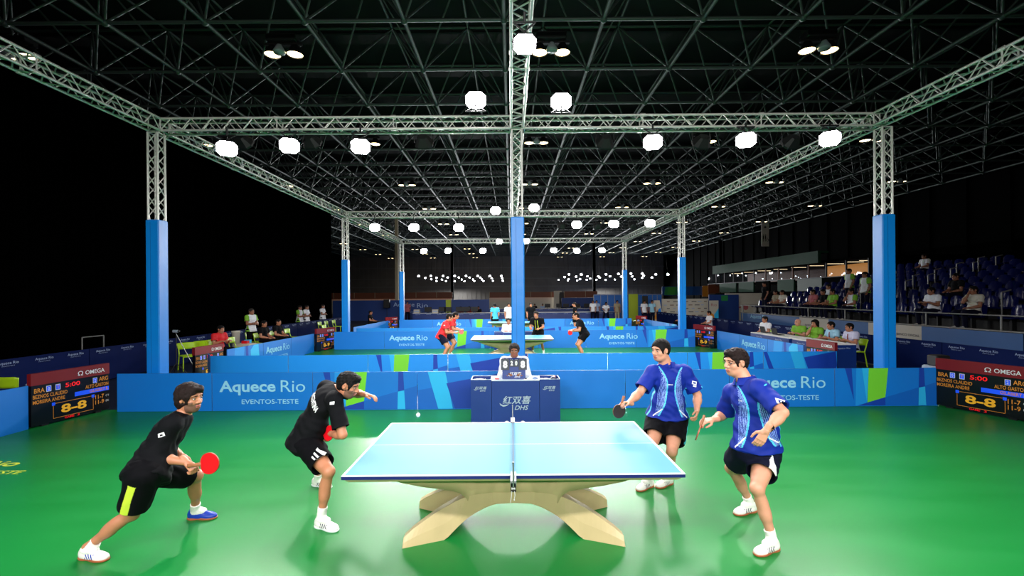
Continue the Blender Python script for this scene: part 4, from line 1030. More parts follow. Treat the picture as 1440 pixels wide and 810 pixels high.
    def shf(c):
        if mfun is None: return np.zeros(len(c), int)
        q = (c-J['chest'])@Rm.T
        q2 = {sd: ((c-J[sd+'s'])@nz(J[sd+'e']-J[sd+'s']), c-J[sd+'s']) for sd in ('l','r')}
        return mfun(q, q2, c)
    out['shirt'] = np_mesh('shirt', [G.mesh()], msh, shf)
    if g('collar', 0):
        G = Sdf(nk-.14, nk+.14, .0035); m = M[sh]
        G.cone(nk-Uc*.03, nk+Uc*.06-Fc*.008, .118+fat*.2, .076+fat*.2, 0, [(nk+Uc*.056, Uc), (nk-Uc*.012, -Uc)])
        G.cone(nk-Uc*.05, nk+Uc*.09, .106+fat*.2, .062+fat*.2, 0, None, True)
        G.ell(nk+Fc*.085, (.016,.05,.08), Rc, sub=True)
        V, Q = G.mesh()
        if len(V): out['collar'] = np_mesh('collar', [(V, Q)], [m])
    # ---------- shorts or trousers
    G = Sdf(lo-.2, hi+.2, h*1.05); e = g('sloose', .018); tc = [(hip-Up*(g('hem', .10)-.06), Up)]; mt = g('pants', 'shortblack')
    G.ell(hip+Up*.02, (.158+e+fat*.4, .122+e+fat*.3, .14), Rp, .03, tc); G.ell(hip-Fp*.045-Up*.02, (.138+e, .10+e, .115), Rp, .04, tc)
    pl = g('plen', .72); ends = []
    for sd in ('l', 'r'):
        a, b, c = J[sd+'h'], J[sd+'k'], J[sd+'a']; d = nz(b-a)
        if pl <= 1:
            q = a+(b-a)*pl; G.cone(a, q+d*.05, .098+e+fat*.3, .094+e+fat*.2, .045, [(q, d)]); ends.append((q, d))
        else:
            G.cone(a, b, .094+e*.6+fat*.3, .066+e*.6, .04); d2 = nz(c-b); G.cone(b, c+d2*.02, .064+e*.6, .058+e*.4, .03)
    G.noise(.004, 6, 11); G.folds(hip+Fp*.08, nz(Up+Lp*.6), .005, .07, .2)
    for q, d in ends: G.cone(q-d*.03, q+d*.06, .080+e+fat*.2, .088+e+fat*.2, 0, None, True)
    pf = g('pantsfn', None); mp_ = [M[mt]]+[M[x] for x in g('pantsmats', [])]
    def pff(c):
        if pf is None: return np.zeros(len(c), int)
        return pf(c, J, hip, Rp)
    out['shorts' if pl <= 1 else 'trousers'] = np_mesh('shorts', [G.mesh()], mp_, pff)
    # ---------- socks and shoes
    for sd in ('l', 'r'):
        a, t, b = J[sd+'a'], J[sd+'t'], J[sd+'k']; d2 = nz(a-b)
        if pl <= 1:
            G = Sdf(a-.16, a+.16, hh*1.2); q = a-d2*g('sock', .075); G.cone(a-d2*.16, a+A3((0,0,-.02)), .047, .041, 0, [(q, -d2)]); G.cone(a-A3((0,0,.02)), a+(t-a)*.4, .040, .036, .02, [(q, -d2)]); G.noise(.0015, 20, 2)
            out['sock'+sd] = np_mesh('sock', [G.mesh()], [M['sock']])
        up = A3((0,0,1)); fw = nz(A3((t[0]-a[0], t[1]-a[1], 0))); pit = g(sd+'pitch', 0.)
        up2 = nz(up*math.cos(pit)+fw*math.sin(pit)); fw2 = nz(fw*math.cos(pit)-up*math.sin(pit)); R = np.array([np.cross(up2, fw2), fw2, up2]); Lf = R[0]
        o = A3((a[0], a[1], 0))+up*(.0 if not pit else 0)
        if pit: o = a-up2*.09
        Q_ = lambda l, f, u: o+Lf*l+fw2*f+up2*u
        G = Sdf(np.minimum(Q_(0,-.1,0), Q_(0,.26,0))-.1, np.maximum(Q_(0,-.1,0), Q_(0,.26,0))+.1, hh*1.25)
        bc = [(Q_(0,0,.016), -up2)]
        G.ell(Q_(0,-.03,.045), (.036,.042,.052), R, .02, bc); G.ell(Q_(0,.05,.03), (.040,.10,.056), R, .03, bc); G.ell(Q_(-.004 if sd == 'l' else .004,.135,.026), (.046,.072,.036), R, .03, bc)
        G.cone(Q_(0,-.012,.05), Q_(0,.0,.095), .041, .043, .02, [(Q_(0,-.02,.09), nz(up2*1.-fw2*.1))]); G.cone(Q_(0,0,.06), Q_(0,.004,.13), .033, .033, 0, None, True)
        V1 = G.mesh()
        s1 = g(sd+'shoe', 'shoewhite'); s2 = g('shoe2', 'shoedark')
        def sf(c):
            q = (c-o)@R.T; r = np.zeros(len(c), int); r[(q[:,1] > .02)&(q[:,1] < .11)&(np.abs(((q[:,1]*60)+q[:,2]*40) % 1.6-.8) < .35)&(np.abs(q[:,0]) > .028)&(q[:,2] < .06)] = 1; r[(q[:,1] < -.055)] = 1
            return r
        out['shoe'+sd] = np_mesh('shoe', [V1], [M[s1], M[s2]], sf)
        G = Sdf(np.minimum(Q_(0,-.1,0), Q_(0,.26,0))-.1, np.maximum(Q_(0,-.1,0), Q_(0,.26,0))+.1, hh*1.25)
        bc = [(Q_(0,0,.0185), up2), (Q_(0,0,.001), -up2)]
        G.ell(Q_(0,-.03,.02), (.040,.046,.05), R, .02, bc); G.ell(Q_(0,.05,.02), (.037,.10,.05), R, .03, bc); G.ell(Q_(-.004 if sd == 'l' else .004,.135,.02), (.050,.077,.05), R, .03, bc)
        out['sole'+sd] = np_mesh('sole', [G.mesh()], [M[g('solem', 'gum')]])
        if st.get('laces'):
            mb = MB()
            for k in range(5): mb.tube(Q_(-.018,.035+.02*k,.083-.007*k), Q_(.018,.043+.02*k,.083-.007*k), .0035, M['sock'], 5)
            mb.path([Q_(.0,.03,.088), Q_(-.02,.04,.105), Q_(-.035,.06,.09)], .003, M['sock'], 5); mb.path([Q_(.0,.03,.088), Q_(.02,.045,.108), Q_(.04,.06,.088)], .003, M['sock'], 5)
            out['lace'+sd] = mb.mesh('laces')
    out['base'] = base; out['J'] = J; out['Rc'] = Rc; out['Rp'] = Rp; out['Rh'] = Rh; out['hc'] = hc; out['hip'] = hip
    return out
def link_person(D, loc, label, rz=0., group=None, over=None):
    """top-level body with clothing children; over: {part: material} overrides on shared meshes"""
    body = link('person', D['body'], None, loc); body.rotation_euler = (0,0,rz)
    def kid(key, name, par=body):
        if key not in D: return None
        o = link(name, D[key], par)
        if over and name == 'shirt' and len(D[key].materials) > 1 and 'shirt' in over: o.material_slots[1].link = 'OBJECT'; o.material_slots[1].material = M[over.get('sleeve', over['shirt'])]
        if over and name in over and D[key].materials: o.material_slots[0].link = 'OBJECT'; o.material_slots[0].material = M[over[name]]
        return o
    if over and 'skin' in over: body.material_slots[0].link = 'OBJECT'; body.material_slots[0].material = M[over['skin']]
    kid('hair','hair'); sh = kid('shirt','shirt'); 
    kid('collar','collar',sh); kid('shorts','shorts'); kid('trousers','trousers')
    for sd in 'lr':
        kid('sock'+sd,'sock'); s = kid('shoe'+sd,'shoe')
        if s: kid('sole'+sd,'sole',s); kid('lace'+sd,'laces',s)
    tag(body, label, 'person', group)
    body['_k'] = 1; del body['_k']
    return body, sh
def decal(target_mesh, o, ex, ey, w, h, txt=None, m=None, polys=None, dirn=None, off=.003, bold=.02):
    """project flat letters or polygons along dirn onto a mesh (all in the person's local frame)"""
    bvh = BVHTree.FromPolygons([v.co for v in target_mesh.vertices], [tuple(p.vertices) for p in target_mesh.polygons])
    o = Vector(o); ex = Vector(ex); ey = Vector(ey); d = Vector(dirn); mb = MB()
    def pr(x, y):
        p = o+ex*(x*w)+ey*(y*h); q, n, i, l = bvh.ray_cast(p-d*.3, d, .8)
        return (q-d*off) if q is not None else p
    if txt:
        v, f, _ = text2d(txt, bold); mb.add([pr(x, y) for x, y in v], f, m)
    for poly in polys or ():
        # subdivide quads for a good fit
        a, b, c, e = poly; n = 6; g = [[((a[0]*(1-u)+b[0]*u)*(1-t)+(e[0]*(1-u)+c[0]*u)*t, (a[1]*(1-u)+b[1]*u)*(1-t)+(e[1]*(1-u)+c[1]*u)*t) for u in np.linspace(0,1,n)] for t in np.linspace(0,1,n)]
        mb.add([pr(*g[j][i]) for j in range(n) for i in range(n)], [(j*n+i,j*n+i+1,(j+1)*n+i+1,(j+1)*n+i) for j in range(n-1) for i in range(n-1)], m)
    return mb
# ================================================================== THE FOUR PLAYERS
h1 = dict(head=(-2.957,4.197,1.268), neck=(-3.032,4.208,1.094), rs=(-2.997,4.017,1.077), ls=(-3.162,4.327,1.015), chest=(-3.143,4.114,0.931), pel=(-3.145,3.915,0.708), rh=(-3.085,3.827,0.717), lh=(-3.163,4.011,0.664), re=(-3.091,3.962,0.809), rw=(-2.849,3.994,0.754), rhd=(-2.760,3.982,0.751), rk=(-3.265,3.917,0.345), ra=(-3.588,3.851,0.096), rt=(-3.410,3.817,0.034), lk=(-3.040,4.388,0.480), la=(-3.149,4.534,0.094), lt=(-2.971,4.546,0.036), le=(-3.335,4.400,0.793), lw=(-3.121,4.300,0.711), lhd=(-3.051,4.250,0.683))
h2 = dict(head=(-1.668,4.664,1.285), neck=(-1.827,4.753,1.213), rs=(-1.777,4.571,1.157), ls=(-1.987,4.869,1.218), chest=(-1.974,4.677,1.077), pel=(-2.108,4.665,0.759), rh=(-2.053,4.582,0.708), lh=(-2.166,4.752,0.715), re=(-1.661,4.475,0.839), rw=(-1.852,4.643,0.799), rhd=(-1.91,4.700,0.766), rk=(-1.742,4.326,0.535), ra=(-1.822,4.341,0.103), rt=(-1.654,4.266,0.035), lk=(-2.122,5.087,0.431), la=(-2.266,5.303,0.088), lt=(-2.090,5.238,0.036), le=(-1.733,5.043,1.124), lw=(-1.557,4.858,1.148), lhd=(-1.475,4.815,1.134))
h3 = dict(head=(1.753,5.388,1.529), neck=(1.843,5.436,1.320), rs=(1.659,5.380,1.268), ls=(2.031,5.386,1.270), chest=(1.846,5.375,1.114), pel=(1.820,5.372,0.793), rh=(1.725,5.419,0.730), lh=(1.920,5.351,0.728), re=(1.471,5.272,1.056), rw=(1.298,5.092,0.981), rhd=(1.227,5.030,0.980), le=(2.173,5.356,1.005), lw=(2.081,5.152,0.872), lhd=(2.046,5.085,0.818), rk=(1.547,5.075,0.511), lk=(1.755,5.037,0.458), la=(1.794,5.270,0.089), ra=(1.548,5.201,0.090), lt=(1.639,5.164,0.036), rt=(1.393,5.096,0.037))
h4 = dict(head=(2.111,4.314,1.540), neck=(2.184,4.269,1.350), rs=(2.133,4.418,1.232), ls=(2.207,4.074,1.337), chest=(2.240,4.219,1.150), pel=(2.250,4.204,0.804), rh=(2.145,4.178,0.765), lh=(2.340,4.219,0.727), re=(2.130,4.586,0.985), rw=(1.940,4.412,0.977), rhd=(1.859,4.369,0.963), le=(2.262,3.818,1.195), lw=(2.060,3.707,1.080), lhd=(2.018,3.743,1.002), rk=(2.160,4.510,0.468), lk=(2.094,3.915,0.521), la=(2.207,3.893,0.102), ra=(2.383,4.588,0.101), lt=(2.037,3.818,0.034), rt=(2.211,4.531,0.036))
def to(D, p): return Vector(A3(p)-D['base'])
# --- player 1
def p1fn(c, J, hip, R):
    a, b = J['rh'], J['rk']; d = nz(b-a); q = c-a; t = q@d; r = q-np.outer(t, d); vis = r@nz(A3((.42,-1,.0))); s = r@nz(np.cross(d, (0,-1,0)))
    return np.where((vis > .06)&(np.abs(s+.012) < .030)&(t > .04)&(t < .40), 1, 0)
HN = Vector((0,-1,0))
D = build_person(h1, dict(headscale=1.08, face=(.96,-.22,-.08), headup=(-.15,0,1), skin='skin', haircol='hair', hairstyle='long', stubble=1, shirt='shirtblack', pants='shortblack', loose=.016, sloose=.024, plen=.80, sleeve=.90, hem=.05, flare=.0, rshoe='shoewhite', lshoe='shoeblue', shoe2='shoeblue', laces=1,
    pantsfn=p1fn, pantsmats=['limestripe'], rhand=dict(d=(.72,-.1,-.62), n=(-.55,.25,-.7), t=(.7,-.2,.6), curl=1.15, th=.4), lhand=dict(curl=.9)))
P1, S1 = link_person(D, Vector(D['base']), 'person lunging in a black shirt and lime-striped black shorts, red bat in hand')
fc = Vector(D['Rc'][1]); lc = Vector(D['Rc'][0]); J = D['J']
mb = decal(D['shirt'], J['rs']+A3((-.035,0,-.085)), (1,0,.3), (-.3,0,1), .05, .032, None, M['white'], [((0,0),(1,0),(1,1),(0,1))], (0,1,0)); mb2 = decal(D['shirt'], J['rs']+A3((-.022,0,-.074)), (1,0,.3), (-.3,0,1), .022, .014, None, M['red'], [((0,0),(1,0),(1,1),(0,1))], (0,1,0), .0045)
mb.add(mb2.v, mb2.f, M['shirtblack']); mb.build('badge', S1)
mb = decal(D['shirt'], J['chest']+A3((-.24,-.05,.07)), (.1,-.3,.3), (-.6,0,.8), .12, .04, 'ARG', M['white'], None, (1,.5,-.3)); mb.build('lettering', S1)
B1 = bat(un(294.5,651.5,3.93), (.95,-.12,.14), (.12,-1,.12), 'red table tennis bat in the hand of the lunging player in black'); B1.scale = (1.2,)*3
# --- player 2
D = build_person(h2, dict(face=(.92,-.12,-.36), headup=(.1,0,1), skin='skin', haircol='hairblack', hairstyle='wave', stubble=1, shirt='shirtblack', pants='shortblack', loose=.012, sloose=.018, plen=.74, sleeve=.80, hem=.05, flare=.0, fat=.01, rshoe='shoewhite', lshoe='shoewhite', shoe2='shoedark', laces=1, solem='white', sock=.10,
    rhand=dict(curl=.9, th=.4), lhand=dict(d=(.9,-.3,-.1), n=(0,-.3,-1), t=(0,-1,0), curl=.38, th=.1)), )
P2, S2 = link_person(D, Vector(D['base']), 'person crouching in black, one arm stretched toward the big table')
J = D['J']
mb = decal(D['shirt'], J['chest']+A3((-.16,-.22,.20)), nz((.17,-.0,-.24)), nz((.55,0,.42)), .26, .06, 'ARGENTINA', M['white'], None, (.35,1,-.35), .004, .03); mb.build('lettering', S2)
mb = decal(D['shirt'], J['rs']+A3((-.01,0,-.035)), (1,0,.1), (.0,0,1), .045, .028, None, M['white'], [((0,0),(1,0),(1,1),(0,1))], (0,1,-.1)); mb.build('badge', S2)
so = [c for c in P2.children if c.name.startswith('shorts')][0]
mb = decal(D['shorts'], to(D, un(442,640,4.40)), (1,0,-.42), (.35,0,1), .10, .075, None, M['white'], [((0,0),(1,0),(1,.17),(0,.17)),((0,.36),(1,.36),(1,.53),(0,.53)),((0,.72),(1,.72),(1,.89),(0,.89))], (0,1,0), .008); mb.build('stripe', so)
bat(un(463,609,4.62), (-.45,.25,.0), (.1,-1,.25), 'red table tennis bat half hidden behind the forearm of the crouching player')
# --- players 3 and 4: blue shirts
def bluefn(side):
    def fn(q, qs, c):
        l, f, u = q[:,0], q[:,1], q[:,2]; r = np.zeros(len(l), int); t = (u+.40)/.58       # 0 hem .. 1 chest top
        front = (f > .0)
        for s in (1, -1):
            x = s*l
            cen = .048+np.where(t > .70, .62, .26)*(t-.70)**2           # curved edge of the print
            wd = .012+.075*np.sin(np.clip((t-.05)/.98, 0, 1)*PI)
            inside = front&(x > cen)&(x < cen+wd)&(t > .12)&(t < 1.06)
            k = ((x-cen)/wd); r[inside&(np.abs((k*6) % 1-.5) < .30*(1-k*.5))] = 1
            r[front&(np.abs(x-cen+.006) < .007)&(t > .12)&(t < 1.08)] = 2
            r[(np.abs(f-.02+.05*(t-.4)) < .014)&(x > .1)&(t > .08)&(t < .72)] = 2
        r[front&(np.abs(u+.30+.9*(np.abs(l)-.15)) < .006)&(np.abs(l) > .09)&(np.abs(l) < .19)] = 3
        for sd in ('l', 'r'):
            t2, dd = qs[sd]; r[(t2 > .05)&(t2 < .26)&(np.linalg.norm(dd, axis=1) < .3)&(np.linalg.norm(dd-np.outer(t2, nz(D_J[sd]))*1., axis=1) < .095)] = 0
        return r
    return fn
D_J = dict(l=A3(h3['le'])-A3(h3['ls']), r=A3(h3['re'])-A3(h3['rs']))
def p4fn(c, J, hip, R):
    a, b = J['lh'], J['lk']; d = nz(b-a); q = c-a; t = q@d; r = q-np.outer(t, d); s = r@nz(np.cross(d, (0,-1,0))); vis = r@A3((0,-1,0))
    k = (t-.12)/.2
    return np.where((vis > .03)&(t > .12)&(t < .30)&(s < .065-.02*k)&(s > .065-.14*k), 1, 0)
def p3fn(c, J, hip, R):
    a, b = J['lh'], J['lk']; d = nz(b-a); q = c-a; t = q@d; r = q-np.outer(t, d); s = r@nz(A3((1,-.45,0)))
    w = r@nz(A3((.45,1,0)))
    return np.where((s > .05)&(np.abs(w) < .014)&(t > -.02)&(t < .40), 1, 0)
D = build_person(h3, dict(face=(-.86,-.50,-.12), headup=(.05,0,1), skin='skin2', haircol='hairblack', hairstyle='short', stubble=0, shirt='shirtblue', shirtmats=['swoosh','swooshc','white'], shirtfn=bluefn(0), pants='shortblack', pantsfn=p3fn, pantsmats=['swooshc'], loose=.020, sloose=.022, plen=.70, sleeve=.80, hem=-.04, hemz=.6, flare=.01, fat=.055, collar=1, laces=0,
    rhand=dict(d=(-.75,-.5,.2), n=(.1,-.3,-.9), t=(-.3,-.9,.2), curl=.75, th=.6), lhand=dict(curl=.55, n=(-.9,-.2,-.3), t=(0,-1,0))))
P3, S3 = link_person(D, Vector(D['base']), 'person behind the table end in a blue polo shirt and black shorts')
J = D['J']; fr = Vector(D['Rc'][1])
mb = decal(D['shirt'], J['ls']+(J['le']-J['ls'])*.42+A3((-.02,0,-.03)), (1,0,-.25), (.25,0,1), .055, .06, None, M['white'], [((0,.4),(.2,.4),(.2,1),(0,1)),((.2,.4),(1,.4),(1,.55),(.2,.55)),((.2,.85),(.8,.85),(.8,1),(.2,1)),((.8,.6),(1,.6),(1,1),(.8,1)),((.35,.0),(1,.0),(1,.3),(.35,.3))], (0,1,0)); mb.build('badge', S3)
mb = decal(D['shirt'], J['chest']+A3((-.045,0,.035)), (1,0,0), (0,0,1), .05, .014, 'STAG', M['white'], None, (0.1,1,0)); mb.build('lettering', S3)
bat(un(870.5,578,5.02), (-.35,-.1,-.93), (.25,-1,-.1), 'dark rubber table tennis bat held downward over the far table corner', 'rubblack', 'rubblack')
D_J = dict(l=A3(h4['le'])-A3(h4['ls']), r=A3(h4['re'])-A3(h4['rs']))
D = build_person(h4, dict(face=(-.95,-.28,-.10), headup=(.0,0,1), skin='skin2', haircol='hair', hairstyle='wave', stubble=0, shirt='shirtblue', shirtmats=['swoosh','swooshc','white'], shirtfn=bluefn(1), pants='shortnavy', loose=.018, sloose=.022, plen=.62, sleeve=.86, hem=-.04, hemz=.6, flare=.015, fat=.042, collar=1, laces=1, pantsfn=p4fn, pantsmats=['white'], shoe2='shoedark', sock=.08,
    rhand=dict(d=(-.9,-.2,-.05), n=(.1,.3,-1), t=(0,-1,.1), curl=.55, th=.5), lhand=dict(d=(-.45,.1,-.88), n=(.2,.95,-.1), t=(-.8,0,.4), curl=.3, th=.2)))
P4, S4 = link_person(D, Vector(D['base']), 'person with glasses in a royal blue polo shirt and navy shorts')
J = D['J']; Rh = D['Rh']; hc = D['hc']; Q = lambda l, f, u: Vector(hc+Rh[0]*l+Rh[1]*f+Rh[2]*u)
mb = MB()
for s in (-1, 1):
    pts = [Q(s*(.031+.020*math.cos(a)), .098-.004*abs(math.cos(a)), .010+.013*math.sin(a)) for a in np.linspace(0, 2*PI, 13)]; mb.path(pts, .0016, M['black'], 5)
    mb.path([Q(s*.051,.094,.014), Q(s*.074,.08,.016), Q(s*.082,.0,.016), Q(s*.08,-.015,.006)], .0018, M['black'], 5)
mb.tube(Q(-.011,.100,.013), Q(.011,.100,.013), .0016, M['black'], 5); mb.build('glasses', P4)
w0 = J['lw']; dv = nz(J['lhd']-J['lw']); fa = nz(J['lw']-J['le']); c0 = w0-fa*.035; R = Vector(fa).to_track_quat('Z', 'Y').to_matrix()
mb = MB(); mb.lathe([(.030,-.010),(.0345,-.010),(.0345,.010),(.030,.010)], M['black'], 18, c0, R)
out = nz(A3((.1,-1,.2))-fa*nz(A3((.1,-1,.2))).dot(fa)); R2 = Vector(out).to_track_quat('Z', 'Y').to_matrix(); mb.lathe([(.0,.0),(.019,.0),(.021,.006),(.019,.010),(.016,.0105)], M['ply'], 16, c0+out*.032, R2); mb.lathe([(.0,.0107),(.0155,.0107)], M['screen'], 16, c0+out*.032, R2)
mb.build('wristwatch', P4)
mb = decal(D['shirt'], J['ls']+(J['le']-J['ls'])*.50+A3((-.04,0,-.035)), (1,0,-.3), (.3,0,1), .065, .07, None, M['white'], [((0,.45),(.18,.45),(.18,1),(0,1)),((.18,.45),(1,.45),(1,.6),(.18,.6)),((.18,.88),(.8,.88),(.8,1),(.18,1)),((.82,.6),(1,.6),(1,1),(.82,1)),((.38,.68),(.6,.68),(.6,.82),(.38,.82)),((.4,.0),(1,.0),(1,.36),(.4,.36))], (0,1,-.1)); mb.build('badge', S4)
mb = decal(D['shirt'], J['chest']+A3((-.12,0,.06)), (1,-.3,0), (0,0,1), .05, .014, 'STAG', M['white'], None, (.8,.6,0)); mb.build('lettering', S4)
bat(un(982,608,4.33), (-.42,-.17,-.9), (.92,-.38,-.06), 'table tennis bat seen edge-on in the low hand of the person with glasses')
# ================================================================== UMPIRE AND OTHER PEOPLE
def mirror(j):
    o = dict(j)
    for k, v in j.items():
        if k[0] == 'l' and 'r'+k[1:] not in j: o['r'+k[1:]] = (-v[0], v[1], v[2])
    return o
SIT = mirror(dict(pel=(0,0,.50), lh=(-.1,.02,.49), lk=(-.14,.43,.50), la=(-.13,.40,.09), lt=(-.14,.58,.035), chest=(0,-.03,.79), neck=(0,-.02,1.0), head=(0,.02,1.165), ls=(-.18,-.02,.96), le=(-.23,.05,.69), lw=(-.13,.27,.64), lhd=(-.09,.35,.64)))
SITD = mirror(dict(SIT, le=(-.24,.10,.72), lw=(-.14,.32,.79), lhd=(-.09,.39,.80), chest=(0,.0,.79), neck=(0,.05,1.0), head=(0,.11,1.155), ls=(-.18,.04,.96))) if False else dict(mirror(dict(pel=(0,0,.50), lh=(-.1,.02,.49), lk=(-.14,.43,.50), la=(-.13,.40,.09), lt=(-.14,.58,.035), chest=(0,.0,.79), neck=(0,.05,1.0), head=(0,.11,1.155), ls=(-.18,.04,.96), le=(-.24,.10,.70), lw=(-.14,.32,.79), lhd=(-.09,.39,.80))))
FACE = dict(SIT); FACE.update(re=(.12,.22,.80), rw=(.05,.13,1.02), rhd=(.02,.13,1.09))
STAND = mirror(dict(pel=(0,0,.97), lh=(-.1,0,.93), lk=(-.11,.02,.51), la=(-.12,0,.09), lt=(-.14,.18,.035), chest=(0,0,1.26), neck=(0,-.01,1.47), head=(0,.02,1.635), ls=(-.18,-.01,1.43), le=(-.23,-.03,1.15), lw=(-.22,.08,.92), lhd=(-.21,.11,.84)))
FOLD = dict(STAND); FOLD.update(le=(-.24,.06,1.17), lw=(.0,.20,1.20), lhd=(.08,.19,1.21), re=(.24,.06,1.17), rw=(-.0,.22,1.15), rhd=(-.08,.20,1.15))
PLAY = mirror(dict(pel=(0,-.10,.88), lh=(-.1,-.08,.85), lk=(-.17,.14,.50), la=(-.21,-.05,.09), lt=(-.23,.13,.035), chest=(0,.02,1.13), neck=(0,.11,1.33), head=(0,.20,1.48), ls=(-.18,.07,1.28), le=(-.25,.12,1.01), lw=(-.16,.33,.98), lhd=(-.12,.41,.99)))
base_st = dict(skin='skin', haircol='hairblack', loose=.018)
_pc = {}
def crowd(key, loc, rz, label, over=None, group=None, res=.014):
    """key: (pose name, long trousers?, sleeve long?, hair style)"""
    if key not in _pc:
        pose = dict(SIT=SIT, SITD=SITD, FACE=FACE, STAND=STAND, FOLD=FOLD, PLAY=PLAY)[key[0]]
        st = dict(base_st, hairstyle=key[3], plen=1.5 if key[1] else .8, sleeve=1.5 if key[2] else .6, lhand=dict(h=.006), rhand=dict(h=.006), hem=.06, sloose=.02, face=(0,1,-.08), shirtmats=['shirtwhite'], shirtfn=lambda q, q2, c: (np.abs(q[:,0]) > .165).astype(int))
        D = build_person(pose, st, h=res, hh=.0065); off = D['base']; _pc[key] = D
    D = _pc[key]; rz_m = Matrix.Rotation(rz, 3, 'Z'); b = rz_m @ Vector((D['base'][0], D['base'][1], 0))
    return link_person(D, Vector(loc)+b, label, rz, group, over)[0]
RT, LT, BK = -PI/2, PI/2, PI       # facing +x, -x, towards the camera
# --- umpire of the nearest court
U = {k: (v[0]+.045, -v[1]+8.34, v[2]+.04) for k, v in SITD.items()}
U = {k: ((.09-v[0]), v[1], v[2]) if k[0] in 'lr' else v for k, v in U.items()}
D = build_person(U, dict(face=(0,-1,-.12), skin='skin3', haircol='hairgrey', hairstyle='wave', shirt='shirtwhite', pants='shortnavy', plen=1.5, sleeve=1.5, loose=.018, collar=1, fat=.015), h=.007)
PU, SU = link_person(D, Vector(D['base']), 'grey-haired person in a white shirt and maroon tie seated behind the umpire desk')
J = D['J']; mb = decal(D['shirt'], J['neck']+A3((0,-.1,-.20)), (1,0,0), (0,0,1), 1, 1, None, M['tie'], [((-.035,0),(.035,0),(.018,.17),(-.018,.17)),((-.024,.165),(.024,.165),(.028,.2),(-.028,.2))], (0,1,0), .006); mb.build('tie', SU)
chair((.045,8.38,0), PI, 'lime plastic chair under the umpire in the white shirt')
# --- second court
def player2(pose_off, loc, rz, label, st):
    D = build_person(PLAY, dict(base_st, plen=.62, sleeve=.62, hem=.08, lhand=dict(h=.005,curl=.7), rhand=dict(h=.005,curl=.9), face=(0,1,-.12), **st), h=.010, hh=.005)
    R = Matrix.Rotation(rz, 3, 'Z'); b, s = link_person(D, Vector(loc)+R @ Vector((D['base'][0], D['base'][1], 0)), label, rz)
    return D, b, s
D, b, s = player2(0, (-2.25,15.2,0), RT, 'person in a red shirt and navy shorts with a bat, playing at the second table', dict(shirt='shirtred', pants='shortnavy', hairstyle='short'))
mb = decal(D['shirt'], D['J']['rs']+A3((.06,-.04,-.05)), (0,1,0), (0,0,1), .05, .02, None, M['white'], [((0,0),(1,0),(1,1),(0,1))], (-1,0,0)); mb.build('badge', s)
player2(0, (-2.2,16.5,0), RT, 'person in a red shirt standing half hidden behind the other one in red', dict(shirt='shirtred', pants='shortnavy', hairstyle='short'))
bat((-1.66,15.1,1.0), (1,0,.1), (0,-1,.3), 'small red bat held by the person in red at the second table')
def bl(D, s):
    mb = decal(D['shirt'], D['J']['neck']+A3((0,.1,-.42)), (1,0,0), (0,0,1), 1, 1, None, M['limestripe'], [((-.07,.0),(-.05,.0),(-.035,.36),(-.05,.36)),((.05,.0),(.07,.0),(.05,.36),(.035,.36))], (0,-1,0), .006); mb.build('stripe', s)
D, b, s = player2(0, (.98,17.1,0), BK-.35, 'person in black with pale stripes leaning behind the second table', dict(shirt='shirtblack', pants='shortblack', hairstyle='short')); bl(D, s)
D = build_person(PLAY, dict(base_st, plen=.55, sleeve=.62, hem=.06, hairstyle='crop', shirt='shirtblack', pants='shortblack', lhand=dict(h=.005,curl=.7), rhand=dict(h=.005,curl=.9), face=(0,1,-.05)), h=.010, hh=.005)
b, s = link_person({k: v for k, v in D.items()}, (2.45,15.6,0), 'person in black with a red bat, side on at the second table', LT); 
bat((1.97,15.35,.93), (-.8,0,-.6), (.2,-1,.1), 'small red bat held by the person in black, side on at the second table')
crowd(('SITD',1,1,'short'), (-.12,18.55,0), BK, 'umpire in white seated behind the desk of the second court', dict(shirt='shirtwhite', hair='hairgrey'))
# --- third court
K3 = dict(group=None)
crowd(('STAND',0,0,'short'), (-.95,26.3,0), .4, 'distant person in a sky blue shirt at the third table, back turned', dict(shirt='shirtsky'))
crowd(('STAND',1,0,'short'), (-.15,27.1,0), BK, 'distant person in white at the third table beside the central column', dict(shirt='shirtwhite'))
crowd(('STAND',0,0,'short'), (1.15,26.9,0), BK, 'distant person in black just past the central column at the third court', dict(shirt='shirtblack'))
crowd(('STAND',0,0,'short'), (3.75,27.0,0), LT, 'distant person in black directly above the side-on player', dict(shirt='shirtblack'))
crowd(('SIT',1,0,'short'), (-9.1,29.5,0), RT, 'distant seated person in navy with a lanyard beside the third court', dict(shirt='shirtblack'))
crowd(('SIT',1,0,'crop'), (10.3,27.5,0), LT, 'distant seated person in white with a white cap beside the third court', dict(shirt='shirtwhite', hair='shirtwhite'))
crowd(('SIT',1,0,'short'), (10.6,24.5,0), LT, 'distant seated person in white just past the rear padded column', dict(shirt='shirtwhite'))
# --- curtain side officials
crowd(('SITD',1,0,'short'), (-9.62,15.0,0), RT-.3, 'person in a red shirt seated on a lime chair by the curtain', dict(shirt='shirtred'))
crowd(('FOLD',1,0,'crop'), (-10.25,18.0,0), RT-.3, 'volunteer with folded arms in a white and lime top', dict(shirt='shirtwhite', sleeve='shirtlime', hair='hairgrey', skin='skin3'))
crowd(('SIT',1,0,'short'), (-9.62,17.75,0), RT-.15, 'bearded person in black seated beside the teal cooler', dict(shirt='shirtblack'))
crowd(('SIT',1,0,'crop'), (-9.6,18.8,0), RT-.15, 'person in black seated beyond the bearded one', dict(shirt='shirtblack'))
for i, (y, x, w, c) in enumerate(((24.6,-11.4,'first','shirtlime'),(25.3,-11.35,'second','shirtwhite'),(27.6,-11.4,'third','shirtwhite'))):
    crowd(('FOLD',1,0,'short'), (x,y,0), RT, 'small standing volunteer in white by the curtain end, %s from the camera' % w, dict(shirt='shirtwhite', sleeve=c, skin='skin3'))
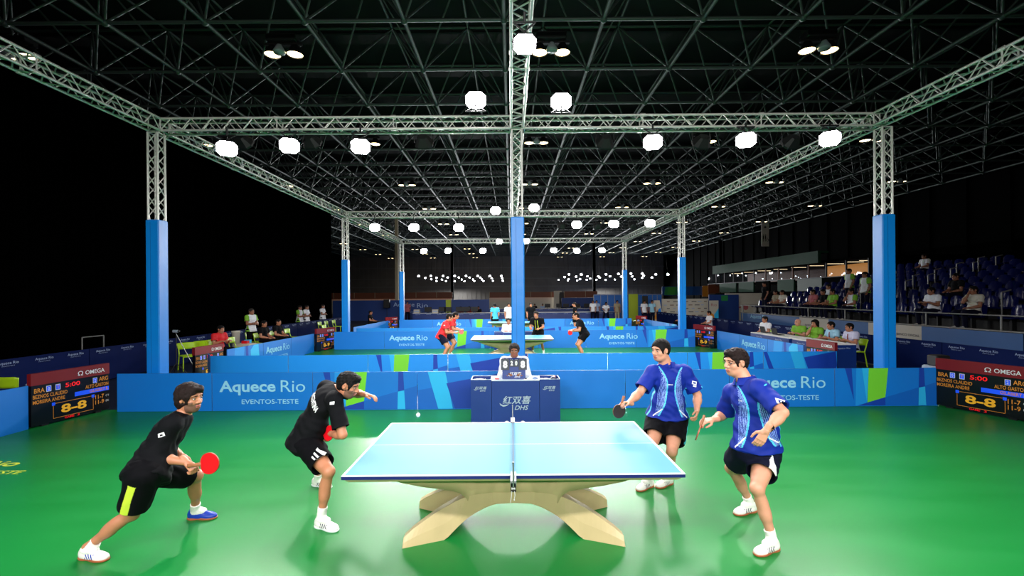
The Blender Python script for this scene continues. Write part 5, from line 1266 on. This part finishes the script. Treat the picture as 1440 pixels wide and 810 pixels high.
# --- officials on the grandstand side
TB = lambda x0, y0, x1, y1, lab: None
def long_desk(x0, x1, y0, y1, z, label, end_text=True, along='y'):
    o = empty('officials_desk', ((x0+x1)/2, (y0+y1)/2, 0)); hx, hy = (x1-x0)/2, (y1-y0)/2
    mb = MB(); mb.bbox((-hx,-hy,z-.03),(hx,hy,z),M['paper'],.006); mb.build('tabletop', o)
    mb = MB(); t = .012
    for lo, hi in (((-hx,-hy,.02),(hx,-hy+t,z-.03)),((-hx,-hy,.02),(-hx+t,hy,z-.03))) if along == 'y' else (((-hx,-hy,.02),(hx,-hy+t,z-.03)),): mb.box(lo, hi, M['umpblue'])
    mb.build('skirt', o); mb = MB()
    n = max(1, int(2*hx/.85))
    for k in range(n): put_text(mb, 'Aquece Rio', (-hx+(k+.5)*2*hx/n-.2,-hy-.004,z-.16), (1,0,0), (0,0,1), .4, .07, M['navyletter'], .01)
    if along == 'y':
        n = int(2*hy/.9)
        for k in range(n): put_text(mb, 'Aquece Rio', (-hx-.004,-hy+(k+.5)*2*hy/n+.2,z-.16), (0,-1,0), (0,0,1), .4, .07, M['navyletter'], .01)
    mb.build('lettering', o)
    mb = MB()
    for sx in (-1,1):
        for sy in (-1,1): mb.tube((sx*(hx-.06),sy*(hy-.06),0),(sx*(hx-.06),sy*(hy-.06),z-.03),.015,M['steel'],8)
    mb.build('leg_frame', o); return tag(o, label, 'desk')
long_desk(9.2,9.95,13.2,15.0,.72,'white-topped blue skirted officials desk in front of the two men with ties')
long_desk(9.2,9.95,15.15,17.6,.72,'white-topped blue skirted officials desk in front of the bald man and the woman')
def tie_person(y, label, shirt, skin):
    b = crowd(('SITD',1,0,'short'), (10.3,y,0), LT, label, dict(shirt=shirt, skin=skin)); D = _pc[('SITD',1,0,'short')]
    sh = [c for c in b.children if c.name.startswith('shirt')][0]
    mb = decal(D['shirt'], D['J']['neck']+A3((0,.1,-.24)), (-1,0,0), (0,0,1), 1, 1, None, M['tie'], [((-.035,0),(.035,0),(.02,.2),(-.02,.2))], (0,-1,0), .008); mb.build('tie', sh)
M['shirtpale'] = mat('pale_blue_shirt_cloth', (150, 200, 224), .7); M['shirtlilac'] = mat('pale_lilac_shirt_cloth', (196, 196, 222), .7)
tie_person(13.8,'person in a lilac shirt and purple tie on the lime chair at the desk end','shirtlilac','skin')
tie_person(14.6,'person in a pale blue shirt and red tie behind the officials desk','shirtpale','skin')
crowd(('FACE',1,0,'woman'), (10.3,15.5,0), LT+.3, 'person with long dark hair in a lime top, hand at the face', dict(shirt='shirtlime'))
crowd(('SITD',1,0,'bald'), (10.35,16.4,0), LT+.3, 'bald person in a lime top behind a laptop', dict(shirt='shirtlime', skin='skin2'))
crowd(('SIT',0,0,'short'), (10.1,18.2,0), LT+.2, 'volunteer in a white top and white shorts seated past the laptop', dict(shirt='shirtwhite', shorts='shirtwhite', skin='skin'))
def laptop(loc, rz, label, cat='laptop'):
    o = empty('laptop', loc, rz); mb = MB(); mb.bbox((-.17,-.12,0),(.17,.12,.018),M['black'],.004); mb.build('keyboard_base', o)
    mb = MB(); mb.box((-.17,-.008,0),(.17,0,.24),M['black'],R=Matrix.Rotation(.25,3,'X'),o=Vector((0,-.12,.014))); mb.build('lid', o); return tag(o, label, cat)
laptop((9.55,16.35,.72), LT+PI, 'open black laptop in front of the bald person'); laptop((9.6,17.2,.72), LT+PI, 'open black laptop at the far end of the officials desk')
for i, (x, y) in enumerate(((9.4,15.7),(9.45,15.3),(9.5,16.85),(9.4,14.3),(9.45,13.6))):
    small('paper_sheet', ['sheet of paper in front of the woman in lime','sheet of paper near the desk joint','sheet of paper between the two laptops','sheet of paper in front of the red tie','sheet of paper in front of the purple tie'][i], 'paper', (x,y,.72), lambda mb: (mb.box((-.1,-.14,0),(.1,.14,.003),M['paper']),mb.box((-.08,-.1,.003),(.08,-.02,.0035),M['navyletter'])), .2*i)
# ================================================================== GRANDSTAND
o = empty('grandstand', (13.5, 18.5, 0)); XS = 13.5; YA, YB = 9.6, 26.9
mb = MB()
for k in range(9): mb.box((0+.95*k, YA-18.5, .02 if k == 0 else 1.1+.25*k-.35), (.95*(k+1), YB-18.5, 1.1+.25*k-.02), M['black'])
mb.build('tier', o)
mb = MB(); yy = lambda px: XS*F/(px-CX)-18.5
def seg(m, y0, y1): mb.box((-.035, y0, .25), (-.02, y1, 1.08), m)
cuts = [(1440,1297,'blue'),(1297,1222,'offwhite'),(1222,1166,'blue'),(1166,1125,'offwhite'),(1125,1043,'blue')]
for a, b, c in cuts: seg(M['standblue'] if c == 'blue' else M['offwhite'], max(YA-18.5, yy(a)), min(YB-18.5, yy(b)))
mb.build('banner', o)
mb = MB(); put_text(mb, 'Aquece Rio', (-.042, yy(1056), .78), (0,-1,0), (0,0,1), 1.7, .28, M['letter'], .015); put_text(mb, 'BANCO OFICIAL', (-.042, yy(1262), .72), (0,-1,0), (0,0,1), .9, .08, M['net'], .01); put_text(mb, 'BANCO OFICIAL', (-.042, yy(1133), .72), (0,-1,0), (0,0,1), .9, .08, M['net'], .01)
mb.build('lettering', o)
mb = MB()
for z in (1.54,): mb.tube((-.02,YA-18.5,z),(-.02,YB-18.5,z),.022,M['rail'],8)
mb.tube((-.02,YA-18.5,1.11),(-.02,YB-18.5,1.11),.03,M['rail'],8); mb.tube((-.02,YB-18.5,1.54),(1.9,YB-18.5,1.54),.022,M['rail'],8)
mb.build('rail', o)
for px in (1045,1061,1137,1189,1303,1409):
    mb = MB(); mb.tube((-.02,yy(px),.2 if px == 1045 else 1.08),(-.02,yy(px),1.55),.04 if px == 1045 else .024,M['rail'],8); mb.build('rail_post', o)
tag(o, 'stepped dark grandstand with blue and white banner along its front edge', 'grandstand')
def seat():
    mb = MB(); mb.bbox((-.2,-.22,.34),(.2,.22,.40),M['seat'],.02)
    n = 8; v = []
    for j in range(6):
        for i in range(n+1):
            t = 2*i/n-1; z = .40+.07*j; v.append((.2+.05*j/5-.05*(1-t*t)+(.0), t*(.22-(.06 if j == 5 else 0)), z-(.03 if j == 5 and abs(t) > .7 else 0)))
    w = n+1; N = len(v); v2 = [(x+.02,y,z) for x,y,z in v]
    mb.add(v+v2, [(j*w+i,j*w+i+1,(j+1)*w+i+1,(j+1)*w+i) for j in range(5) for i in range(n)]+[(N+(j+1)*w+i,N+(j+1)*w+i+1,N+j*w+i+1,N+j*w+i) for j in range(5) for i in range(n)], M['seat'], True)
    mb.box((-.03,-.03,0),(.1,.03,.35),M['black']); return mb.mesh('stadium_seat')
sm = seat()
SKIP = [(0,12.2),(0,14.6),(0,15.2)]
for k in range(9):
    for i in range(30):
        y = 10.1+.56*i
        if (k < 2 and 17.0 < y < 18.0 and False) or (12.9 < y < 13.7) or (19.2 < y < 19.9): continue
        s = link('stadium_seat', sm, None, (XS+.62+.95*k, y, 1.08+.25*k))
        tag(s, 'glossy navy plastic seat in the %s row of the grandstand' % ['front','second','third','fourth','fifth','sixth','seventh','eighth','back'][k], 'seat', 'grandstand seats, %s row' % ['front','second','third','fourth','fifth','sixth','seventh','eighth','back'][k])
for n_, (ya, lab) in enumerate(((13.3,'near aisle'),(19.55,'far aisle'))):
    for sgn in (-1, 1):
        for k in range(1, 8):
            mb = MB(); mb.tube((0,0,0),(0,0,.85),.022,M['rail'],8); mb.tube((0,0,.85),(.28,0,.92),.02,M['rail'],8); mb.tube((0,0,.45),(.0,0,.5),.03,M['rail'],8)
            tag(mb.build('aisle_handrail', None, (XS+.2+.95*k, ya+sgn*.36, 1.08+.25*k)), 'galvanised handrail post climbing the %s of the grandstand' % lab, 'handrail', 'handrails of the '+lab)
def st(k, y): return (XS+.5+.95*k, y, 1.08+.25*k-.05)
G_ = 'grandstand spectators'
def stc(k, pose, x, y, label, shirt,  hair='hairblack', skin='skin3', trs='shortnavy', hs='short', rz=LT, long=0):
    z = 1.08+.25*k; xx = XS+.62+.95*k if x is None else x
    crowd((pose,1,long,hs), (xx-(.0 if pose in ('STAND','FOLD') else .06), y, z), rz, label, dict(shirt=shirt, sleeve='shirtlime' if 'volunteer' in label else shirt, hair=hair, skin=skin, trousers=trs), None)
stc(0,'STAND',14.2,25.6,'standing person in dark clothes at the far end of the grandstand rail','shirtblack')
stc(0,'SIT',None,24.3,'seated spectator in khaki beside the standing dark figure','khaki')
stc(0,'SIT',None,23.7,'seated spectator in a pale top beside the one in khaki','offwhite')
stc(0,'SIT',None,21.3,'seated spectator in pink behind the rail','pink')
stc(1,'SIT',None,21.6,'volunteer in white seated behind the spectator in pink','shirtwhite')
stc(0,'SIT',None,20.6,'seated spectator in dark clothes next to the one in pink','shirtblack')
stc(0,'SIT',None,20.0,'volunteer in lime and white seated in the front row','shirtlime')
stc(0,'FACE',None,18.9,'volunteer in white holding something in the front row','shirtwhite')
stc(2,'STAND',15.9,21.5,'volunteer in a white vest standing among the seats, farther one','shirtwhite')
stc(1,'STAND',15.1,19.5,'volunteer in a white vest standing among the seats, nearer one','shirtwhite')
stc(0,'SITD',None,15.2,'spectator in a white top seated just past the padded column','shirtwhite')
stc(0,'FACE',None,13.9,'spectator in a pale shirt resting the chin on a hand','offwhite')
stc(2,'SIT',None,16.4,'spectator in black seated in the third row','shirtblack')
stc(7,'SIT',None,22.9,'spectator in white alone in an upper row','shirtwhite')
stc(1,'SIT',None,11.8,'spectator in mustard seated at the picture edge','yellow')
# ================================================================== MEZZANINE ROOMS AND WALLS BEYOND
o = empty('mezzanine_block', (26, 46, 0)); zz = lambda y: y-46
mb = MB(); mb.box((0,zz(33),0),(.3,zz(58),2.35),M['darkwall']); mb.box((0,zz(33),4.75),(7.5,zz(58),4.95),M['darkwall']); mb.box((4,zz(37.5),3.2),(4.2,zz(43.6),4.75),M['wallglow']); mb.box((4,zz(43.6),3.2),(4.2,zz(58),4.75),M['brown']); mb.box((0,zz(32.9),0),(7.5,zz(33.1),4.95),M['darkwall']); mb.box((0,zz(33),3.3),(7.5,zz(58),3.4),M['darkwall']); mb.build('building_wall', o)
mb = MB(); mb.prism([(-.9,zz(37.4),4.7),(-.9,zz(57),4.7),(-.9,zz(57),5.68),(-.9,zz(37.4),5.68)],(.25,0,0),M['green']); mb.box((-.66,zz(37.4),5.5),(0,zz(57),5.68),M['green']); mb.build('canopy', o)
for a, b, mt in ((33.2,38,'darkwall'),(38.2,41.5,'greendark'),(42,44.6,'green'),(46,48.6,'darkwall'),(49,52.2,'green'),(52.8,57,'green')):
    mb = MB(); mb.bbox((-.05,zz(a),2.4),(.12,zz(b),3.5),M[mt],.02); mb.build('panel', o)
for a in np.arange(33.2, 58, 2.25):
    f = MB(); f.box((-.03,zz(a),3.5),(.08,zz(a)+.09,4.75),M['brown' if 39 < a < 47 else 'black']); f.box((-.03,zz(a),3.5),(.08,zz(a)+2.25,3.56),M['black']); w_ = f.build('window_frame', o)
    g = MB(); g.box((.02,zz(a)+.09,3.56),(.03,zz(a)+2.25,4.75),M['glass']); g.build('pane', w_)
for a in (34.,35.4,36.8,39.,41.5,44.,47.,50.,53.,56.):
    mb = MB(); mb.box((1.,zz(a),4.69),(2.4,zz(a)+.05,4.73),M['tube']); mb.build('ceiling_tube', o)
tag(o, 'two-storey block with teal canopy and lit windows beyond the grandstand', 'building')
# toilet sign banner
o = empty('hanging_sign', un(1076,330,40.)); mb = MB(); mb.box((-.32,-.02,-1.02),(.32,.02,1.02),M['offwhite']); mb.build('sign_board', o)
mb = MB()
for x in (-.17, .02):
    mb.lathe([(0,.02),(.05,.02)],M['black'],12,(x,-.022,-.03),Matrix.Rotation(PI/2,3,'X')); mb.box((x-.05,-.024,-.38),(x+.05,-.021,-.1),M['black']); mb.box((x-.04,-.024,-.6),(x-.01,-.021,-.38),M['black']); mb.box((x+.01,-.024,-.6),(x+.04,-.021,-.38),M['black'])
mb.path([(.16,-.023,-.2),(.17,-.023,-.38),(.26,-.023,-.4),(.27,-.023,-.55)],.014,M['black'],5); mb.lathe([(.09,0),(.12,0)],M['black'],16,(.2,-.022,-.48),Matrix.Rotation(PI/2,3,'X')); mb.lathe([(0,0),(.1,0)],M['black'],16,(0,-.022,.65),Matrix.Rotation(PI/2,3,'X'))
mb.build('pictogram', o); mb = MB(); mb.tube((-.25,0,1.02),(-.25,0,2.1),.01,M['black']); mb.tube((.25,0,1.02),(.25,0,2.1),.01,M['black']); mb.build('hanger', o)
tag(o, 'pale hanging toilet sign with dark pictograms high above the canopy', 'sign')
def wallpanel(px0, px1, y, z0, z1, m, label, name='partition_panel', cat='partition', text=None, thick=.08, extra=None):
    x0 = atx(px0, y, (z0+z1)/2).x; x1 = atx(px1, y, (z0+z1)/2).x; mb = MB(); mb.box((x0,y,z0),(x1,y+thick,z1),M[m])
    if extra: extra(mb, x0, x1, y)
    o = mb.build(name); 
    if text:
        t = MB()
        for (s, u, v, w, h, mm, b) in text: put_text(t, s, (x0+(x1-x0)*u, y-.01, z0+(z1-z0)*v), (1,0,0), (0,0,1), w, h, M[mm], b)
        t.build('lettering', o)
    return tag(o, label, cat)
M['bigblue'] = M['blue2']
wallpanel(468,627,42,0,1.86,'navywall','wide dark blue wall lettered Aquece Rio behind the desks, curtain side',text=[('Aquece',.535,.62,1.95,.5,'navyletter',.01),('Rio',.745,.62,1.0,.42,'navyletter',0),('EVENTOS-TESTE',.62,.36,1.7,.16,'navyletter',0)])
wallpanel(627,634,41.9,0,1.86,'yellow','narrow yellow-green wall panel at the end of the lettered blue wall')
wallpanel(635,688,43,0,1.86,'navywall','plain dark blue wall panel between the yellow-green strip and the white wall')
def ribs(mb, x0, x1, y):
    x = x0
    while x < x1: mb.box((x,y-.03,2.),(x+.07,y,2.75),M['offwhite' if False else 'khaki']); x += 2.7
wallpanel(440,636,60,1.9,2.72,'brown','long brown timber band on the far wall, curtain side',extra=ribs)
wallpanel(688,779,60,1.95,2.66,'brown','long brown timber band above the white far wall behind the central column',extra=ribs)
wallpanel(440,636,60.3,0,1.9,'offwhite','pale lower far wall below the brown band, curtain side')
wallpanel(688,779,60.3,.0,1.95,'offwhite','cream panelled far wall behind the press desks')
wallpanel(779,790,59.5,.0,2.8,'offwhite','white upright wall panel beside the black cabinet')
wallpanel(787,793,58.5,0,2.6,'black','small black cabinet on the far wall','wall_cabinet'.replace('wall_','black_'),'cabinet',thick=.5)
wallpanel(793,840,58,1.9,2.7,'brown','brown timber band on the far wall beside the black cabinet',extra=ribs)
wallpanel(790,836,53,0,1.9,'navywall','dark blue wall panel behind the press desks, grandstand side')
def grid(mb, x0, x1, y):
    n = 5
    for i in range(n+1): x = x0+(x1-x0)*i/n; mb.box((x-.02,y-.02,0),(x+.02,y,2.2),M['rail'])
    for z in (1.2,2.2): mb.box((x0,y-.02,z-.02),(x1,y,z+.02),M['rail'])
wallpanel(835,884,39,0,2.25,'navywall2','blue gridded wall panel behind the standing pair in white',extra=grid)
wallpanel(884,897,38.8,0,2.25,'yellow','yellow-green wall panel beside the rear padded column')
wallpanel(897,931,39,0,2.25,'navywall2','blue gridded wall panel with a black loudspeaker in front',extra=grid)
def logos(mb, x0, x1, y):
    for j in range(6):
        for i in range(7):
            x = x0+(i+.3+.5*(j%2))*(x1-x0)/7.6; z = .25+j*.27; mb.box((x,y-.004,z),(x+.22+.08*((i*j)%3),y,z+.06),M[['net','navyletter','stubble'][(i+j)%3]])
wallpanel(931,997,36,0,1.85,'offwhite','white sponsor wall dotted with tiny marks',extra=logos)
def bands(mb, x0, x1, y):
    w = (x1-x0)
    for a, b, c in ((.05,.12,'pgreen'),(.12,.3,'lime2'),(.3,.55,'pgreen'),(.55,.72,'navywall2'),(.72,.9,'edge')): mb.prism([(x0+w*a,y-.01,2.15),(x0+w*b,y-.01,2.15),(x0+w*(b+.03),y-.01,3.2),(x0+w*(a+.03),y-.01,3.2)],(0,-.005,0),M[c])
wallpanel(931,989,60,2.1,3.25,'edge','green and blue patterned band above the white sponsor wall',extra=bands)
wallpanel(988,996,59.5,1.9,3.3,'orange','orange upright strip beside the patterned band')
wallpanel(996,1014,61,2.3,3.6,'brown','brown timber block on the far wall beside the orange strip')
wallpanel(1014,1026,61.2,2.3,3.6,'offwhite','white block on the far wall next to the brown one')
def hexa(mb, x0, x1, y):
    w = x1-x0; mb.prism([(x0,y-.02,.1),(x0+w*.8,y-.02,.1),(x0+w,y-.02,1.1),(x0+w*.8,y-.02,2.1),(x0,y-.02,2.1)],(0,-.02,0),M['navywall']); mb.prism([(x0+w*.4,y-.05,1.7),(x0+w*.62,y-.05,1.7),(x0+w*.62,y-.05,2.1),(x0+w*.4,y-.05,2.1)],(0,-.02,0),M['pgreen'])
wallpanel(1020,1076,34,0,2.25,'offwhite','pale wall with a round red mark beyond the grandstand end',extra=lambda mb, x0, x1, y: (mb.lathe([(.0,0),(.2,0)],M['pink'],18,(x0+1.5,y-.02,1.2),Matrix.Rotation(PI/2,3,'X')),mb.box((x0+.6,y-.02,1.15),(x0+1.15,y-.01,1.25),M['pink'])))
wallpanel(997,1039,33.6,0,2.15,'navywall','navy pointed wall panel with a green patch',extra=hexa)
mb = MB(); p = atx(1004,32.,.9); mb.box((-.32,0,.05),(.32,.03,1.75),M['offwhite']); mb.prism([(-.32,-.004,.05),(.1,-.004,.05),(.0,-.004,.75),(-.32,-.004,1.0)],(0,-.002,0),M['orange']); mb.prism([(.1,-.004,.05),(.32,-.004,.05),(.32,-.004,1.2),(.0,-.004,.75)],(0,-.002,0),M['cyan']); mb.box((-.3,-.2,0),(.3,.25,.05),M['black']); put_text(mb,'Rio',(-.2,-.004,1.35),(1,0,0),(0,0,1),.4,.2,M['pink'],0)
tag(mb.build('standing_banner',None,(p.x,32.,0)),'upright roll-up banner, white above orange and blue, before the navy pointed panel','banner')
mb = MB(); p = atx(925,35.,.9); mb.prism([(-.45,0,0),(.5,0,0),(.15,0,1.75),(-.3,0,1.75)],(0,.05,0),M['offwhite']); mb.prism([(-.3,-.004,.4),(.1,-.004,.1),(.0,-.004,1.1)],(0,-.002,0),M['orange']); mb.prism([(.1,-.004,.1),(.42,-.004,.1),(.2,-.004,1.2),(.0,-.004,1.0)],(0,-.002,0),M['blue'])
mb.box((-.4,-.15,0),(.45,.2,.04),M['black']); tag(mb.build('standing_banner',None,(p.x,35.,0)),'leaning white and blue banner in front of the gridded blue wall','banner')
mb = MB(); p = atx(907,37.5,1.8); mb.bbox((-.2,-.15,1.4),(.2,.15,2.1),M['black'],.02); mb.tube((0,0,0),(0,0,1.4),.025,M['black']); mb.box((-.25,-.25,0),(.25,.25,.03),M['black']); tag(mb.build('loudspeaker',None,(p.x,37.5,0)),'black loudspeaker on a pole before the gridded blue wall','loudspeaker')
mb = MB(); p = atx(544,40.5,1.8); mb.bbox((-.25,-.2,1.2),(.25,.2,1.95),M['black'],.02); mb.tube((0,0,0),(0,0,1.2),.025,M['black']); mb.box((-.25,-.25,0),(.25,.25,.03),M['black']); tag(mb.build('loudspeaker',None,(p.x,40.5,0)),'black loudspeaker on a pole before the lettered blue wall','loudspeaker')
mb = MB(); p = atx(558,44,1); mb.box((-.14,0,0),(.14,.3,10.4),M['khaki']); tag(mb.build('steel_column',None,(p.x,44,0)),'tall tan steel column behind the small padded column, curtain side','column')
for px, nm in ((836,'beside the yellow-green panel of the far end'),(1014,'beyond the sponsor wall'),(636,'behind the press desks, curtain side')):
    p = atx(px,70,1); mb = MB(); mb.box((-.2,0,0),(.2,.4,10.4),M['darkwall']); tag(mb.build('steel_column',None,(p.x,70,0)),'dark steel column '+nm,'column')
# press desks
def press(px0, px1, y, z, lab): 
    a = atx(px0, y, z).x; b = atx(px1, y, z).x; return long_desk(a, b, y, y+.7, z, lab, along='x')
press(580,716,38.5,.78,'long blue skirted press desk in front of the lettered wall'); press(757,866,38.5,.78,'long blue skirted press desk on the grandstand side of the central column')
press(600,720,50,.8,'farther blue skirted press desk, curtain side'); press(742,842,49,.8,'farther blue skirted press desk, grandstand side')
def monitor(px, y, z, lab, big=1.):
    o = empty('monitor', atx(px, y, z)); mb = MB(); mb.bbox((-.3*big,-.02,.1),(.3*big,.03,.45*big+.05),M['black'],.01); mb.build('screen', o); mb = MB(); mb.tube((0,0,0),(0,0,.12),.025,M['black']); mb.box((-.12,-.1,0),(.12,.1,.015),M['black']); mb.build('stand', o); return tag(o, lab, 'monitor', 'monitors on the press desks')
for i, px in enumerate((602,622,630,646,656,667)): monitor(px,38.75,.78,'black monitor on the near press desk, curtain side')
for i, px in enumerate((770,786,796,812,825)): monitor(px,49.25,.8,'black monitor on the far press desk, grandstand side')
for i, px in enumerate((586,612)): p = atx(px,38.7,.78); small('white_carton',('white carton on the press desk end by the small padded column','second white carton on the press desk, past the first')[i],'carton',(p.x,38.8,.78),lambda mb: (mb.bbox((-.25,-.15,0),(.25,.15,.3),M['offwhite'],.01),mb.box((-.2,-.152,.1),(.2,-.15,.2),M['navyletter'])))
for px, y, lab, c, pose in ((648,39.6,'person in red seated at the press desk, first of two','shirtred','SIT'),(660,39.6,'person in red seated at the press desk, second of two','shirtred','SIT'),(673,39.6,'person in black seated at the press desk beside the two in red','shirtblack','SIT'),
    (680,51.2,'person in black standing at the farther press desk','shirtblack','STAND'),(752,50.2,'person in black seated past the central column at the farther press desk','shirtblack','SIT'),(763,50.2,'person in grey seated at the farther press desk','navyletter','SIT'),(785,50.2,'person in white seated at the farther press desk','shirtwhite','SIT'),
    (805,50.2,'person in dark clothes at the farther press desk, beside the white-clad pair','shirtblack','SIT'),(813,50.2,'person in pale clothes at the farther press desk end','offwhite','SIT'),
    (834,37.2,'person in white standing behind the press desk, first of a pair','shirtwhite','STAND'),(839,37.6,'person in grey standing close behind the white-clad one','navyletter','STAND'),(852,37.3,'person in white bending over the press desk end','shirtwhite','PLAY'),(868,36.2,'person in khaki standing at the press desk end','khaki','STAND'),
    (906,34.5,'person in white standing below the loudspeaker','shirtwhite','STAND'),(917,34.8,'person in pale blue standing beside the leaning banner','shirtpale','STAND'),(573,39.8,'person standing behind the small padded column at the desk end','pink','STAND')):
    p = atx(px, y, .8); crowd((pose,1,0,'short'), (p.x,y,0), BK+.2*math.sin(px), lab, dict(shirt=c, trousers='khaki' if c == 'khaki' else 'shortnavy', skin='skin3'))
EXPO = 0.3
# ================================================================== CAMERA, WORLD, LIGHT
cam = bpy.data.cameras.new('camera'); co = bpy.data.objects.new('camera', cam); C.objects.link(co)
co.location = (0, 0, H); co.rotation_mode = 'XYZ'
cam.sensor_fit = 'HORIZONTAL'; cam.sensor_width = 36.; cam.lens = 36.*F/1440.
cam.shift_x = (720-CX)/1440.; cam.shift_y = -(405-CY)/1440.
cam.clip_start = .05; cam.clip_end = 300
co.matrix_world = Matrix.Translation((0,0,H)) @ Matrix.Rotation(PI/2, 4, 'X') @ Matrix.Rotation(-S, 4, 'Z')
sc = bpy.context.scene; sc.camera = co
w = bpy.data.worlds.new('dark_hall_air'); sc.world = w; w.use_nodes = True
bg = w.node_tree.nodes['Background']; bg.inputs[0].default_value = lin((120,130,160)); bg.inputs[1].default_value = .02
def area(name, loc, aim, sx, sy, e, col=(1,1,1)):
    L = bpy.data.lights.new(name, 'AREA'); L.shape = 'RECTANGLE'; L.size = sx; L.size_y = sy; L.energy = e; L.color = col
    o = bpy.data.objects.new(name, L); C.objects.link(o); o.location = loc; o.rotation_euler = (Vector(aim)-Vector(loc)).to_track_quat('-Z','Y').to_euler(); return o
sc.view_settings.view_transform = 'Standard'; sc.view_settings.look = 'None'; sc.view_settings.gamma = 1.; sc.view_settings.use_curve_mapping = False
sc.view_settings.exposure = EXPO
sc.cycles.max_bounces = 5; sc.cycles.diffuse_bounces = 3; sc.cycles.glossy_bounces = 3; sc.cycles.transparent_max_bounces = 6
sc.cycles.sample_clamp_indirect = 4.; sc.cycles.caustics_reflective = False; sc.cycles.caustics_refractive = False
